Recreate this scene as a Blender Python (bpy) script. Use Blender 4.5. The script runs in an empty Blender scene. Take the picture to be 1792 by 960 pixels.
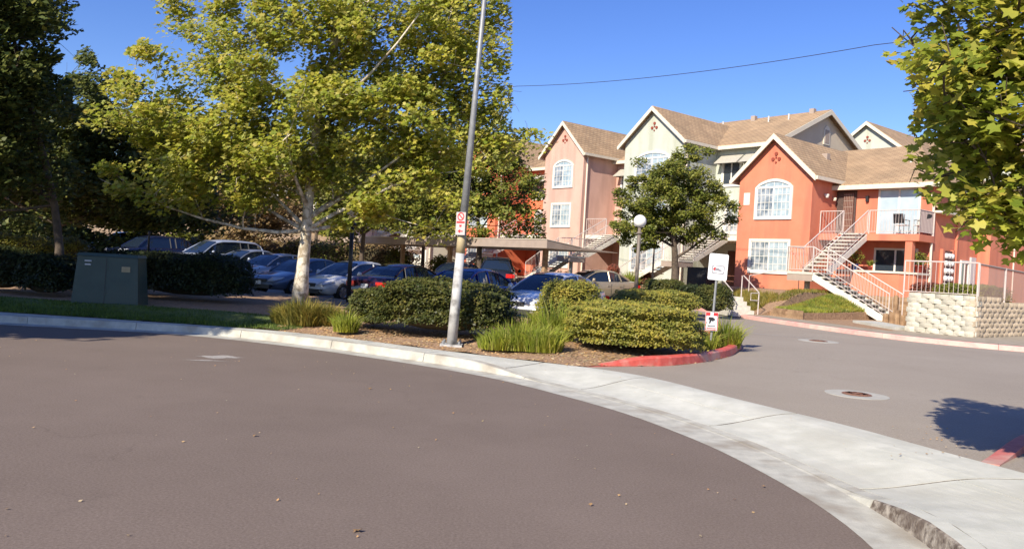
import bpy, math, random
import numpy as np
from mathutils import Vector, Matrix
random.seed(7); rng = np.random.default_rng(7)
SC = bpy.context.scene; COL = SC.collection; R = math.radians

# ---------------------------------------------------------------- camera
HC = 1.6; FPX = 1400.0
pitch = math.atan(14 / FPX); roll = math.atan(.0577)
cF = np.array([0, math.cos(pitch), -math.sin(pitch)])
cR0 = np.array([1.0, 0, 0]); cU0 = np.array([0, math.sin(pitch), math.cos(pitch)])
cR = math.cos(roll) * cR0 + math.sin(roll) * cU0
cU = -math.sin(roll) * cR0 + math.cos(roll) * cU0
cam = bpy.data.cameras.new('camera'); co = bpy.data.objects.new('camera', cam); COL.objects.link(co)
cam.sensor_width = 36; cam.lens = FPX / 1792 * 36; cam.clip_start = .05; cam.clip_end = 3000
co.matrix_world = Matrix(((cR[0], cU[0], -cF[0], 0), (cR[1], cU[1], -cF[1], 0), (cR[2], cU[2], -cF[2], HC), (0, 0, 0, 1)))
SC.camera = co
# ---------------------------------------------------------------- world + sun
SUN_EL = R(34); SUNH = (-.54, -.84)            # horizontal direction towards the sun
w = bpy.data.worlds.new('World'); SC.world = w; w.use_nodes = True
nt = w.node_tree; nt.nodes.clear()
out = nt.nodes.new('ShaderNodeOutputWorld'); bg = nt.nodes.new('ShaderNodeBackground')
sky = nt.nodes.new('ShaderNodeTexSky'); sky.sky_type = 'NISHITA'; sky.sun_disc = False
sky.sun_elevation = SUN_EL; sky.sun_rotation = math.atan2(SUNH[0], SUNH[1])
sky.air_density = 1.0; sky.dust_density = .25; sky.ozone_density = 4.0
hs = nt.nodes.new('ShaderNodeHueSaturation'); hs.inputs['Hue'].default_value = .521; hs.inputs['Saturation'].default_value = 1.22; hs.inputs['Value'].default_value = .93
nt.links.new(sky.outputs[0], hs.inputs['Color']); nt.links.new(hs.outputs[0], bg.inputs[0])
bg.inputs[1].default_value = .118
nt.links.new(bg.outputs[0], out.inputs[0])
sl = bpy.data.lights.new('sun', 'SUN'); sl.energy = 4.9; sl.angle = R(.53); sl.color = (1, .90, .74)
so = bpy.data.objects.new('sun', sl); COL.objects.link(so)
sd = Vector((SUNH[0], SUNH[1], math.tan(SUN_EL) * math.hypot(*SUNH)))
so.rotation_euler = sd.to_track_quat('Z', 'Y').to_euler(); so.location = (-20, -30, 40)
SC.view_settings.view_transform = 'Standard'; SC.view_settings.look = 'None'
SC.view_settings.exposure = .66; SC.view_settings.gamma = 1

# ---------------------------------------------------------------- helpers
def ray(x, y): return cF + cR * (x - 896) / FPX - cU * (y - 480) / FPX
def G(x, y, z=0.0):
    d = ray(x, y); t = (z - HC) / d[2]; return np.array([0, 0, HC]) + d * t
def at(x, y, D):
    d = ray(x, y); return np.array([0, 0, HC]) + d * (D / d[1])
def proj(P):
    d = np.asarray(P, float) - np.array([0, 0, HC]); z = d @ cF
    return 896 + FPX * (d @ cR) / z, 480 - FPX * (d @ cU) / z
TH = .876; OX, OY = 11.113, 40.707; ct, st = math.cos(TH), math.sin(TH)
def W(u, v, z=0): return (OX + ct * u + st * v, OY - st * u + ct * v, z)
def UV(x, y): dx, dy = x - OX, y - OY; return ct * dx - st * dy, st * dx + ct * dy

def new_mesh(name, V, F, mats, fm=None, smooth=False):
    me = bpy.data.meshes.new(name); me.from_pydata([tuple(map(float, v)) for v in V], [], F)
    for m in mats: me.materials.append(m)
    if fm is not None and len(mats) > 1: me.polygons.foreach_set('material_index', fm)
    if smooth: me.polygons.foreach_set('use_smooth', [True] * len(F))
    me.update(); return me
def np_mesh(name, V, loops_per, mats, smooth=False):
    """V: (n,k,3) n faces with k own vertices each (triangle fan ngons)"""
    n, k = V.shape[0], V.shape[1]
    me = bpy.data.meshes.new(name); me.vertices.add(n * k); me.loops.add(n * k); me.polygons.add(n)
    me.vertices.foreach_set('co', V.reshape(-1).astype(np.float32))
    me.loops.foreach_set('vertex_index', np.arange(n * k, dtype=np.int32))
    me.polygons.foreach_set('loop_start', np.arange(0, n * k, k, dtype=np.int32))
    try: me.polygons.foreach_set('loop_total', np.full(n, k, dtype=np.int32))
    except Exception: pass
    for m in mats: me.materials.append(m)
    me.update(calc_edges=True); me.validate(); return me
def link(name, me, parent=None, loc=None, rz=None):
    o = bpy.data.objects.new(name, me); COL.objects.link(o)
    if parent is not None: o.parent = parent
    if loc is not None: o.location = tuple(float(a) for a in loc)
    if rz is not None: o.rotation_euler = (0, 0, rz)
    return o
def tag(o, label=None, cat=None, group=None, kind=None):
    if label: o['label'] = label
    if cat: o['category'] = cat
    if group: o['group'] = group
    if kind: o['kind'] = kind
    return o
def thing(name, label, cat, loc=(0, 0, 0), rz=0, group=None):
    o = link(name, None, None, loc, rz); o.empty_display_size = .3
    return tag(o, label, cat, group)
def copy_tree(o, parent=None):
    c = o.copy(); COL.objects.link(c)
    if parent is not None: c.parent = parent
    for ch in list(o.children): copy_tree(ch, c)
    return c

class MB:
    def __init__(s): s.v = []; s.f = []; s.m = []
    def add(s, V, F, m=0):
        b = len(s.v); s.v += [tuple(map(float, p)) for p in V]; s.f += [tuple(i + b for i in f) for f in F]; s.m += [m] * len(F); return s
    def box(s, x0, x1, y0, y1, z0, z1, m=0):
        V = [(x, y, z) for z in (z0, z1) for y in (y0, y1) for x in (x0, x1)]
        return s.add(V, [(0, 2, 3, 1), (4, 5, 7, 6), (0, 1, 5, 4), (2, 6, 7, 3), (0, 4, 6, 2), (1, 3, 7, 5)], m)
    def prism(s, P, d, m=0):
        """polygon P (3D) extruded by vector d"""
        n = len(P); P = [Vector(p) for p in P]; d = Vector(d)
        V = P + [p + d for p in P]
        return s.add(V, [tuple(range(n))[::-1], tuple(range(n, 2 * n))] + [(i, (i + 1) % n, n + (i + 1) % n, n + i) for i in range(n)], m)
    def tube(s, pts, r, n=6, m=0, cap=True):
        pts = [Vector(tuple(map(float, p))) for p in pts]; k = len(pts)
        rs = r if hasattr(r, '__len__') else [r] * k
        V = []; F = []; up = None
        for i, p in enumerate(pts):
            t = (pts[min(i + 1, k - 1)] - pts[max(i - 1, 0)]).normalized()
            if up is None: up = Vector((0, 0, 1)) if abs(t.z) < .9 else Vector((1, 0, 0))
            a = t.cross(up).normalized(); b = a.cross(t).normalized(); up = b
            for j in range(n):
                q = 2 * math.pi * j / n; V.append(p + (a * math.cos(q) + b * math.sin(q)) * rs[i])
        for i in range(k - 1):
            for j in range(n):
                F.append((i * n + j, i * n + (j + 1) % n, (i + 1) * n + (j + 1) % n, (i + 1) * n + j))
        if cap: F += [tuple(range(n))[::-1], tuple(range((k - 1) * n, k * n))]
        return s.add(V, F, m)
    def lathe(s, prof, n=16, m=0, c=(0, 0, 0), axis='z'):
        V = []; F = []
        for r, z in prof:
            for j in range(n):
                a = 2 * math.pi * j / n; x, y = r * math.cos(a), r * math.sin(a)
                p = (x, y, z) if axis == 'z' else ((x, z, y) if axis == 'y' else (z, x, y))
                V.append((p[0] + c[0], p[1] + c[1], p[2] + c[2]))
        for i in range(len(prof) - 1):
            for j in range(n): F.append((i * n + j, i * n + (j + 1) % n, (i + 1) * n + (j + 1) % n, (i + 1) * n + j))
        return s.add(V, F, m)
    def build(s, name, mats, parent=None, smooth=False, loc=None, rz=None):
        if not isinstance(mats, (list, tuple)): mats = [mats]
        return link(name, new_mesh(name, s.v, s.f, mats, s.m, smooth), parent, loc, rz)

# ---------------------------------------------------------------- materials
def mat(name, c1, c2=None, scale=8, rough=.8, bump=0, bscale=60, metal=0, detail=6, lo=.35, hi=.65, spec=.5, c3=None, s3=.6, coat=0, streak=False):
    m = bpy.data.materials.new(name); m.use_nodes = True; t = m.node_tree; b = t.nodes['Principled BSDF']
    b.inputs['Roughness'].default_value = rough; b.inputs['Metallic'].default_value = metal
    b.inputs['Specular IOR Level'].default_value = spec
    if coat: b.inputs['Coat Weight'].default_value = coat; b.inputs['Coat Roughness'].default_value = .05
    tc = t.nodes.new('ShaderNodeTexCoord')
    if c2 is None: b.inputs['Base Color'].default_value = (*c1, 1)
    else:
        n = t.nodes.new('ShaderNodeTexNoise'); n.inputs['Scale'].default_value = scale; n.inputs['Detail'].default_value = detail; n.inputs['Roughness'].default_value = .6
        t.links.new(tc.outputs['Object'], n.inputs['Vector'])
        r = t.nodes.new('ShaderNodeValToRGB'); r.color_ramp.elements[0].position = lo; r.color_ramp.elements[1].position = hi
        r.color_ramp.elements[0].color = (*c1, 1); r.color_ramp.elements[1].color = (*c2, 1)
        t.links.new(n.outputs[0], r.inputs[0]); colr = r.outputs[0]
        if c3 is not None:
            n3 = t.nodes.new('ShaderNodeTexNoise'); n3.inputs['Scale'].default_value = s3; n3.inputs['Detail'].default_value = 5
            mp3 = t.nodes.new('ShaderNodeMapping'); mp3.inputs['Scale'].default_value = (1, 1, .14) if streak else (1, 1, 1); t.links.new(tc.outputs['Object'], mp3.inputs[0]); t.links.new(mp3.outputs[0], n3.inputs['Vector'])
            r3 = t.nodes.new('ShaderNodeValToRGB'); r3.color_ramp.elements[0].position = .48; r3.color_ramp.elements[1].position = .68
            r3.color_ramp.elements[0].color = (0, 0, 0, 1); r3.color_ramp.elements[1].color = (1, 1, 1, 1)
            t.links.new(n3.outputs[0], r3.inputs[0])
            mx = t.nodes.new('ShaderNodeMix'); mx.data_type = 'RGBA'; t.links.new(r3.outputs[0], mx.inputs['Factor'])
            t.links.new(colr, mx.inputs['A']); mx.inputs['B'].default_value = (*c3, 1); colr = mx.outputs['Result']
        t.links.new(colr, b.inputs['Base Color'])
    if bump:
        n2 = t.nodes.new('ShaderNodeTexNoise'); n2.inputs['Scale'].default_value = bscale; n2.inputs['Detail'].default_value = 4
        t.links.new(tc.outputs['Object'], n2.inputs['Vector'])
        bp = t.nodes.new('ShaderNodeBump'); bp.inputs['Strength'].default_value = bump; bp.inputs['Distance'].default_value = .02
        t.links.new(n2.outputs[0], bp.inputs['Height']); t.links.new(bp.outputs[0], b.inputs['Normal'])
    return m
def leafmat(name, cols, trans=.35, rough=.5, patch=2.2):
    m = bpy.data.materials.new(name); m.use_nodes = True; t = m.node_tree; t.nodes.clear()
    o = t.nodes.new('ShaderNodeOutputMaterial'); g = t.nodes.new('ShaderNodeNewGeometry'); r = t.nodes.new('ShaderNodeValToRGB')
    t.links.new(g.outputs['Random Per Island'], r.inputs[0]); e = r.color_ramp.elements
    e[0].color = (*cols[0], 1); e[0].position = 0; e[1].color = (*cols[-1], 1); e[1].position = 1
    for i, c in enumerate(cols[1:-1]): x = e.new((i + 1) / (len(cols) - 1)); x.color = (*c, 1)
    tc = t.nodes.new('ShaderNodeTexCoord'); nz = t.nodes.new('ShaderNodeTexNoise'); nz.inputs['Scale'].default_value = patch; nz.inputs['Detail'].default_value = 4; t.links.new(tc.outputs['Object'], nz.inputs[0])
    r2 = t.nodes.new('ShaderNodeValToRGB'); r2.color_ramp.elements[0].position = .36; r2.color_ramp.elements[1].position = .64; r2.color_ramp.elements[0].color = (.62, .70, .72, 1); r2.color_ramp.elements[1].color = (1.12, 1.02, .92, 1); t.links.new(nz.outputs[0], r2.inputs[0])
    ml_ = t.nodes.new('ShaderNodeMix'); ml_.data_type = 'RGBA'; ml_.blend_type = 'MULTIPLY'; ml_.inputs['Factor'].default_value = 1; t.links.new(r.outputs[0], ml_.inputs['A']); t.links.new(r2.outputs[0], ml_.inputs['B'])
    b = t.nodes.new('ShaderNodeBsdfPrincipled'); b.inputs['Roughness'].default_value = rough; b.inputs['Specular IOR Level'].default_value = .35
    tr = t.nodes.new('ShaderNodeBsdfTranslucent'); mx = t.nodes.new('ShaderNodeMixShader'); mx.inputs[0].default_value = trans
    t.links.new(ml_.outputs['Result'], b.inputs['Base Color']); t.links.new(ml_.outputs['Result'], tr.inputs[0])
    t.links.new(b.outputs[0], mx.inputs[1]); t.links.new(tr.outputs[0], mx.inputs[2]); t.links.new(mx.outputs[0], o.inputs[0])
    return m
def shinglemat(name, rot, c1=(.44, .315, .19), c2=(.355, .245, .145)):
    m = bpy.data.materials.new(name); m.use_nodes = True; t = m.node_tree; b = t.nodes['Principled BSDF']; b.inputs['Roughness'].default_value = .9
    tc = t.nodes.new('ShaderNodeTexCoord'); mp = t.nodes.new('ShaderNodeMapping'); mp.inputs['Rotation'].default_value = (0, 0, rot)
    t.links.new(tc.outputs['Object'], mp.inputs[0])
    br = t.nodes.new('ShaderNodeTexBrick'); br.inputs['Scale'].default_value = 1; br.inputs['Brick Width'].default_value = .34; br.inputs['Row Height'].default_value = .16
    br.inputs['Mortar Size'].default_value = .018; br.inputs['Color1'].default_value = (*c1, 1); br.inputs['Color2'].default_value = (*c2, 1); br.inputs['Mortar'].default_value = (.23, .16, .10, 1)
    br.inputs['Bias'].default_value = -.1
    t.links.new(mp.outputs[0], br.inputs[0])
    n = t.nodes.new('ShaderNodeTexNoise'); n.inputs['Scale'].default_value = .9; n.inputs['Detail'].default_value = 8; t.links.new(tc.outputs['Object'], n.inputs[0])
    mx = t.nodes.new('ShaderNodeMix'); mx.data_type = 'RGBA'; mx.blend_type = 'MULTIPLY'; mx.inputs['Factor'].default_value = .8
    rr = t.nodes.new('ShaderNodeValToRGB'); rr.color_ramp.elements[0].position = .3; rr.color_ramp.elements[0].color = (.72, .70, .68, 1); rr.color_ramp.elements[1].position = .7; rr.color_ramp.elements[1].color = (1.1, 1.05, 1, 1)
    t.links.new(n.outputs[0], rr.inputs[0]); t.links.new(br.outputs[0], mx.inputs['A']); t.links.new(rr.outputs[0], mx.inputs['B']); t.links.new(mx.outputs['Result'], b.inputs['Base Color'])
    bp = t.nodes.new('ShaderNodeBump'); bp.inputs['Strength'].default_value = .5; bp.inputs['Distance'].default_value = .02; t.links.new(br.outputs['Fac'], bp.inputs['Height']); bp.invert = True
    t.links.new(bp.outputs[0], b.inputs['Normal']); return m
M = {}
def mkmats():
    M['street'] = asphalt('street_asphalt', (.140, .108, .088), (.208, .164, .138), (.086, .066, .054), .9)
    M['lot'] = asphalt('lot_asphalt', (.25, .215, .175), (.33, .29, .24), (.20, .17, .14), .9)
    M['concrete'] = mat('concrete', (.47, .475, .42), (.57, .57, .51), 4, .85, .25, 90, c3=(.43, .425, .37), s3=.8)
    M['concrete2'] = mat('concrete_worn', (.38, .375, .33), (.50, .49, .43), 6, .85, .3, 70, c3=(.31, .28, .23), s3=2.4)
    M['kerbstain'] = mat('stained_kerb_concrete', (.10, .075, .058), (.36, .32, .27), 16, .9, .5, 50, lo=.40, hi=.62, c3=(.13, .10, .08), s3=5)
    M['walktan'] = mat('dusty_tan_concrete', (.27, .23, .17), (.36, .31, .24), 3, .9, .3, 60)
    M['joint'] = mat('joint_dirt', (.11, .085, .065), rough=.95)
    M['redpaint'] = mat('red_kerb_paint', (.52, .075, .055), (.66, .13, .10), 7, .6, .2, 50, c3=(.52, .30, .25), s3=2.5)
    M['redshade'] = mat('worn_shaded_red_kerb_paint', (.40, .10, .085), (.50, .17, .14), 7, .7, .2, 50, c3=(.45, .30, .25), s3=2.5)  # kerb red with the shadow over the right kerb put into its colour
    M['pinkpaint'] = mat('faded_pink_kerb_paint', (.62, .30, .27), (.70, .38, .33), 6, .7, .2, 50, c3=(.60, .45, .38), s3=1.6)
    M['soil'] = mat('bark_mulch_soil', (.20, .115, .065), (.46, .30, .18), 14, .95, .8, 40, c3=(.30, .19, .11), s3=1.5)
    M['dirt'] = mat('dry_hill_soil', (.30, .20, .12), (.48, .35, .22), 1.2, .95, .8, 8, c3=(.26, .19, .09), s3=.25)
    M['lawn'] = mat('lawn_soil', (.06, .09, .02), (.13, .17, .035), 9, .95, .5, 50)
    M['orange'] = mat('orange_stucco', (.58, .185, .105), (.63, .215, .125), 1.2, .9, .25, 120, c3=(.49, .155, .095), s3=1.6, streak=True)
    M['red'] = mat('red_stucco', (.66, .15, .07), (.70, .19, .09), 1.2, .9, .25, 120)
    M['pink'] = mat('pink_stucco', (.56, .345, .275), (.61, .385, .31), 1.2, .9, .25, 120, c3=(.49, .30, .24), s3=1.6, streak=True)
    M['green'] = mat('pale_green_stucco', (.44, .46, .40), (.49, .51, .445), 1.2, .9, .25, 120, c3=(.39, .41, .33), s3=1.6, streak=True)
    M['white'] = mat('white_stucco', (.62, .60, .53), (.68, .66, .58), 1.2, .9, .25, 120)
    M['beige'] = mat('beige_stucco', (.50, .42, .32), (.55, .47, .36), 1.2, .9, .25, 120)
    M['trim'] = mat('cream_trim', (.60, .54, .43), (.66, .60, .49), 5, .6)
    M['wtrim'] = mat('white_trim', (.68, .66, .60), rough=.5)
    M['roof_u'] = shinglemat('brown_shingles_main', 0); M['roof_v'] = shinglemat('brown_shingles_gable', R(90))
    M['glass_pale'] = mat('window_glass_with_blinds', (.20, .28, .33), (.42, .49, .52), 2.2, .12, spec=.8)
    M['glass_mid'] = mat('window_glass_half_drawn', (.10, .13, .16), (.34, .37, .40), 2.4, .08, spec=.9, lo=.42, hi=.58)
    M['glass_blind'] = mat('sliding_door_glass', (.36, .46, .52), (.44, .53, .58), 2, .10, spec=.8)
    M['glass_dark'] = mat('dark_glass', (.03, .04, .055), rough=.06, spec=.9)
    M['ironred'] = mat('rust_red_ornament', (.24, .045, .025), rough=.7)
    M['awning'] = mat('grey_canvas_awning', (.36, .345, .29), (.42, .40, .34), 6, .8)
    M['darkwood'] = mat('dark_red_wood_panel', (.10, .035, .025), (.15, .06, .04), 8, .7)
    M['rail'] = mat('white_painted_steel', (.50, .43, .40), (.58, .51, .47), 9, .45)
    M['tread'] = mat('concrete_tread', (.46, .43, .37), (.58, .55, .48), 8, .85, .3, 60)
    M['stringer'] = mat('painted_stringer', (.60, .56, .49), (.70, .66, .58), 6, .6)
    M['beamgrey'] = mat('taupe_painted_beam', (.30, .24, .20), (.36, .29, .24), 2, .6)
    M['doordark'] = mat('dark_security_door', (.06, .04, .035), (.10, .07, .06), 20, .5)
    M['timber'] = mat('weathered_timber', (.20, .12, .065), (.36, .235, .135), 5, .9, .6, 30)
    M['blockl'] = mat('pale_split_block', (.42, .41, .35), (.54, .52, .45), 6, .95, 1.0, 28, c3=(.46, .42, .33), s3=2)
    M['blockd'] = mat('tan_split_block', (.40, .32, .23), (.56, .46, .34), 6, .95, 1.0, 28)
    for k_, f_ in (('b', .84), ('c', 1.1)):
        M['blockl' + k_] = mat('pale_split_block_' + k_, (.42 * f_, .40 * f_, .33 * f_), (.54 * f_, .51 * f_, .43 * f_), 6, .95, 1.0, 28); M['blockd' + k_] = mat('tan_split_block_' + k_, (.40 * f_, .32 * f_, .23 * f_), (.54 * f_, .45 * f_, .33 * f_), 6, .95, 1.0, 28)
    M['black'] = mat('black_painted_metal', (.02, .02, .022), rough=.45)
    M['brownpost'] = mat('brown_lamp_post', (.17, .14, .115), rough=.5)
    M['globe'] = mat('white_lamp_globe', (.85, .83, .80), rough=.25)
    M['galv'] = mat('galvanised_steel', (.20, .21, .22), (.27, .28, .29), 12, .5, metal=.2)
    M['polewhite'] = mat('scuffed_white_paint', (.40, .40, .40), (.52, .52, .50), 6, .6, c3=(.12, .11, .10), s3=4.5)
    M['poletan'] = mat('tan_band', (.34, .27, .15), (.42, .34, .20), 8, .7)
    M['signwhite'] = mat('sign_white', (.80, .82, .84), rough=.4)
    M['signdull'] = mat('weathered_sign_face', (.42, .38, .38), (.50, .46, .46), 12, .5)
    M['signred'] = mat('sign_red', (.60, .035, .04), rough=.4); M['signgrey'] = mat('sign_grey', (.25, .24, .27), rough=.4); M['signblack'] = mat('sign_black', (.03, .03, .035), rough=.4)
    M['cabinet'] = mat('green_utility_cabinet', (.020, .045, .038), (.03, .06, .05), 3, .5, c3=(.04, .06, .045), s3=1.2)
    M['bark'] = mat('pale_sycamore_bark', (.30, .245, .17), (.66, .60, .50), 6, .85, .4, 25, lo=.42, hi=.56)
    M['barkdark'] = mat('dark_bark', (.06, .045, .035), (.12, .09, .065), 8, .95, .6, 30)
    M['tyre'] = mat('tyre_rubber', (.02, .02, .02), rough=.85); M['rim'] = mat('alloy_rim', (.45, .45, .46), rough=.3, metal=.8)
    M['carglass'] = mat('car_glass', (.012, .02, .035), rough=.04, spec=.9)
    M['headlamp'] = mat('headlamp_lens', (.55, .57, .6), rough=.08, spec=.9); M['taillamp'] = mat('tail_lamp_lens', (.55, .015, .012), rough=.15, spec=.8)
    M['plastic'] = mat('black_plastic', (.025, .025, .027), rough=.6); M['plate'] = mat('licence_plate', (.70, .72, .74), rough=.4)
    M['iron'] = mat('rusty_iron_cover', (.16, .075, .05), (.24, .12, .08), 30, .8, .6, 60)
    M['ring'] = mat('concrete_collar', (.36, .35, .31), (.43, .42, .37), 6, .85, .2, 60)
    M['paint'] = mat('worn_white_paint', (.26, .23, .21), (.42, .40, .37), 20, .85)
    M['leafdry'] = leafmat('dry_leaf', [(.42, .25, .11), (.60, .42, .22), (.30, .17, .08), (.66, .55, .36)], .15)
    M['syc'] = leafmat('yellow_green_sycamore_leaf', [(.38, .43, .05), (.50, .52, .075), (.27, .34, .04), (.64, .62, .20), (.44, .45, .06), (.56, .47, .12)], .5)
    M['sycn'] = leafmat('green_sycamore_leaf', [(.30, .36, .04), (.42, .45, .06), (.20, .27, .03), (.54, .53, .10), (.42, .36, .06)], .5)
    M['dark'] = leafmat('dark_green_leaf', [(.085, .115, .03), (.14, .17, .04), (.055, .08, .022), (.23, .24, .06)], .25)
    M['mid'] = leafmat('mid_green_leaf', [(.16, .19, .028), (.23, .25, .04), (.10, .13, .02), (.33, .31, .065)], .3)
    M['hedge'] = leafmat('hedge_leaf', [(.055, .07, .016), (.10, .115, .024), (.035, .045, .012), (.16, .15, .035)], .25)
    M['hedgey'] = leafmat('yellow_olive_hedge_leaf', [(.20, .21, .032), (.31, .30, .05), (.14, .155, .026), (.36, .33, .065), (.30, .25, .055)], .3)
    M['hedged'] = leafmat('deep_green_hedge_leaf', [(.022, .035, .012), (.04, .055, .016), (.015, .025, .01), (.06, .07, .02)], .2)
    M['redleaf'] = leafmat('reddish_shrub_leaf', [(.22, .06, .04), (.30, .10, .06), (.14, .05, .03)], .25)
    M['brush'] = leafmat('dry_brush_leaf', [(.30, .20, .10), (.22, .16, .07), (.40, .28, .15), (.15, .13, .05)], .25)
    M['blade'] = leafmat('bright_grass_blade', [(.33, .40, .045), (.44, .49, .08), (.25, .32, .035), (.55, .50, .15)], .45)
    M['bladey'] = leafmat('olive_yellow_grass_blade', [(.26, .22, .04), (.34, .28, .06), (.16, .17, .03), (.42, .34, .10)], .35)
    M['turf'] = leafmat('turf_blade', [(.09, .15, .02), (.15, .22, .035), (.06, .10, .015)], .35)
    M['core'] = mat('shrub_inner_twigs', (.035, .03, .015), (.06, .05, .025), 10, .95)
    M['pipe'] = mat('cream_downspout', (.68, .58, .48), rough=.6)
    M['potblue'] = mat('blue_glazed_pot', (.03, .10, .35), rough=.2); M['potred'] = mat('red_clay_pot', (.42, .06, .04), rough=.4)
    M['mesh'] = mat('pinkish_screen_mesh', (.42, .30, .26), rough=.8); M['wire'] = mat('cable_black', (.03, .03, .04), rough=.6)
    M['meter'] = mat('meter_glass', (.55, .55, .55), (.7, .7, .7), 20, .15)
    M['hvac'] = mat('grey_metal_box', (.45, .46, .46), (.55, .56, .55), 10, .5)
def asphalt(name, c1, c2, cd, rough):
    m = bpy.data.materials.new(name); m.use_nodes = True; t = m.node_tree; b = t.nodes['Principled BSDF']; b.inputs['Roughness'].default_value = rough
    b.inputs['Specular IOR Level'].default_value = .3
    tc = t.nodes.new('ShaderNodeTexCoord')
    def noise(s, d=5, ro=.6):
        n = t.nodes.new('ShaderNodeTexNoise'); n.inputs['Scale'].default_value = s; n.inputs['Detail'].default_value = d; n.inputs['Roughness'].default_value = ro
        t.links.new(tc.outputs['Object'], n.inputs[0]); return n.outputs[0]
    def ramp(i, p0, p1, k0, k1):
        r = t.nodes.new('ShaderNodeValToRGB'); r.color_ramp.elements[0].position = p0; r.color_ramp.elements[1].position = p1
        r.color_ramp.elements[0].color = (*k0, 1); r.color_ramp.elements[1].color = (*k1, 1); t.links.new(i, r.inputs[0]); return r.outputs[0]
    def mix(f, a, bb):
        x = t.nodes.new('ShaderNodeMix'); x.data_type = 'RGBA'
        if isinstance(f, float): x.inputs['Factor'].default_value = f
        else: t.links.new(f, x.inputs['Factor'])
        for k, s in (('A', a), ('B', bb)):
            if isinstance(s, tuple): x.inputs[k].default_value = (*s, 1)
            else: t.links.new(s, x.inputs[k])
        return x.outputs['Result']
    base = ramp(noise(.28, 9, .68), .36, .64, c1, c2)
    fine = ramp(noise(55, 8, .85), .40, .62, cd, tuple(min(1, a * 1.25) for a in c2))
    c = mix(.55, base, fine)
    c = mix(ramp(noise(1.7, 9, .72), .60, .74, (0, 0, 0), (.30, .30, .30)), c, cd)
    # pale aggregate specks
    vo = t.nodes.new('ShaderNodeTexVoronoi'); vo.inputs['Scale'].default_value = 26; t.links.new(tc.outputs['Object'], vo.inputs[0])
    sp = ramp(vo.outputs['Distance'], .05, .09, (.55, .55, .55), (0, 0, 0))
    mk = ramp(noise(3.1, 4), .52, .66, (0, 0, 0), (1, 1, 1))
    mm = t.nodes.new('ShaderNodeMix'); mm.data_type = 'RGBA'; mm.blend_type = 'MULTIPLY'; mm.inputs['Factor'].default_value = 1
    t.links.new(sp, mm.inputs['A']); t.links.new(mk, mm.inputs['B'])
    c = mix(mm.outputs['Result'], c, tuple(min(1, a * 2.2) for a in c2))
    # thin cracks
    nn = t.nodes.new('ShaderNodeTexNoise'); nn.inputs['Scale'].default_value = 1.5; nn.inputs['Detail'].default_value = 4; t.links.new(tc.outputs['Object'], nn.inputs[0])
    ad = t.nodes.new('ShaderNodeVectorMath'); ad.operation = 'ADD'; t.links.new(tc.outputs['Object'], ad.inputs[0]); t.links.new(nn.outputs['Color'], ad.inputs[1])
    v2 = t.nodes.new('ShaderNodeTexVoronoi'); v2.feature = 'DISTANCE_TO_EDGE'; v2.inputs['Scale'].default_value = .33; t.links.new(ad.outputs[0], v2.inputs[0])
    cr = ramp(v2.outputs['Distance'], .0, .005, (.22, .22, .22), (0, 0, 0)); mk2 = ramp(noise(.4, 3), .5, .62, (0, 0, 0), (1, 1, 1))
    m2 = t.nodes.new('ShaderNodeMix'); m2.data_type = 'RGBA'; m2.blend_type = 'MULTIPLY'; m2.inputs['Factor'].default_value = 1
    t.links.new(cr, m2.inputs['A']); t.links.new(mk2, m2.inputs['B'])
    c = mix(m2.outputs['Result'], c, tuple(a * .4 for a in cd))
    t.links.new(c, b.inputs['Base Color'])
    bp = t.nodes.new('ShaderNodeBump'); bp.inputs['Strength'].default_value = .3; bp.inputs['Distance'].default_value = .006
    t.links.new(noise(150, 3), bp.inputs['Height']); t.links.new(bp.outputs[0], b.inputs['Normal'])
    return m
mkmats()

# ================================================================ SETTING
def lotz(x, y):
    k = min(1, max(0, (5 - x) / 5)); k = k * k * (3 - 2 * k); q = min(1, max(0, (y - 15.5) / 6)); q = q * q * (3 - 2 * q)
    return (1 - k) * (.13 + .003 * max(0, y - 14)) + k * (.13 - .13 * q + .034 * min(22, max(0, y - 32.5)))
def resample(P, n):
    P = np.array([p[:2] for p in P], float); d = np.r_[0, np.cumsum(np.hypot(*np.diff(P, axis=0).T))]
    t = np.linspace(0, d[-1], n); return np.c_[np.interp(t, d, P[:, 0]), np.interp(t, d, P[:, 1])]
def smooth(P, k=3):
    P = P.copy()
    for _ in range(k): P[1:-1] = (P[:-2] + 2 * P[1:-1] + P[2:]) / 4
    return P
def ss(t): t = min(1, max(0, t)); return t * t * (3 - 2 * t)

# street edge (asphalt/gutter line) and back edge of the walk, ground metres
E_ = [(-40, 15.6), (-22, 15.0), (-10.79, 14.62), (-9.15, 14.60), (-7.74, 14.68), (-6.19, 14.71), (-5.03, 14.4), (-3.28, 13.58), (-1.68, 12.57), (-.29, 11.51), (.49, 10.52),
      (1.42, 9.13), (2.02, 7.6), (2.31, 6.13), (2.36, 5.43), (2.35, 4.85), (2.19, 4.05), (1.8, 2.8), (1.0, .8), (.0, -1.2), (-3, -6), (-8, -12)]
B_ = [(-40, 16.7), (-22, 16.1), (-11.58, 15.62), (-9.88, 15.6), (-8.19, 15.52), (-6.42, 15.3), (-4.43, 15.10), (-3.0, 14.49), (-1.86, 13.79), (-.83, 13.15), (.11, 12.73),
      (1.17, 12.27), (2.03, 11.66), (2.88, 9.68), (3.7, 8.36), (3.98, 7.4), (4.21, 6.91), (4.52, 6.3), (4.9, 5.2), (5.0, 3.5), (4.6, 1.0), (1.5, -6), (-4, -13)]
NS = 260
E = smooth(resample(E_, NS), 6)
Bc = smooth(resample(B_, 800), 8)
dE = np.gradient(E, axis=0); nE = np.c_[-dE[:, 1], dE[:, 0]]; nE /= np.linalg.norm(nE, axis=1)[:, None]
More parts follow.
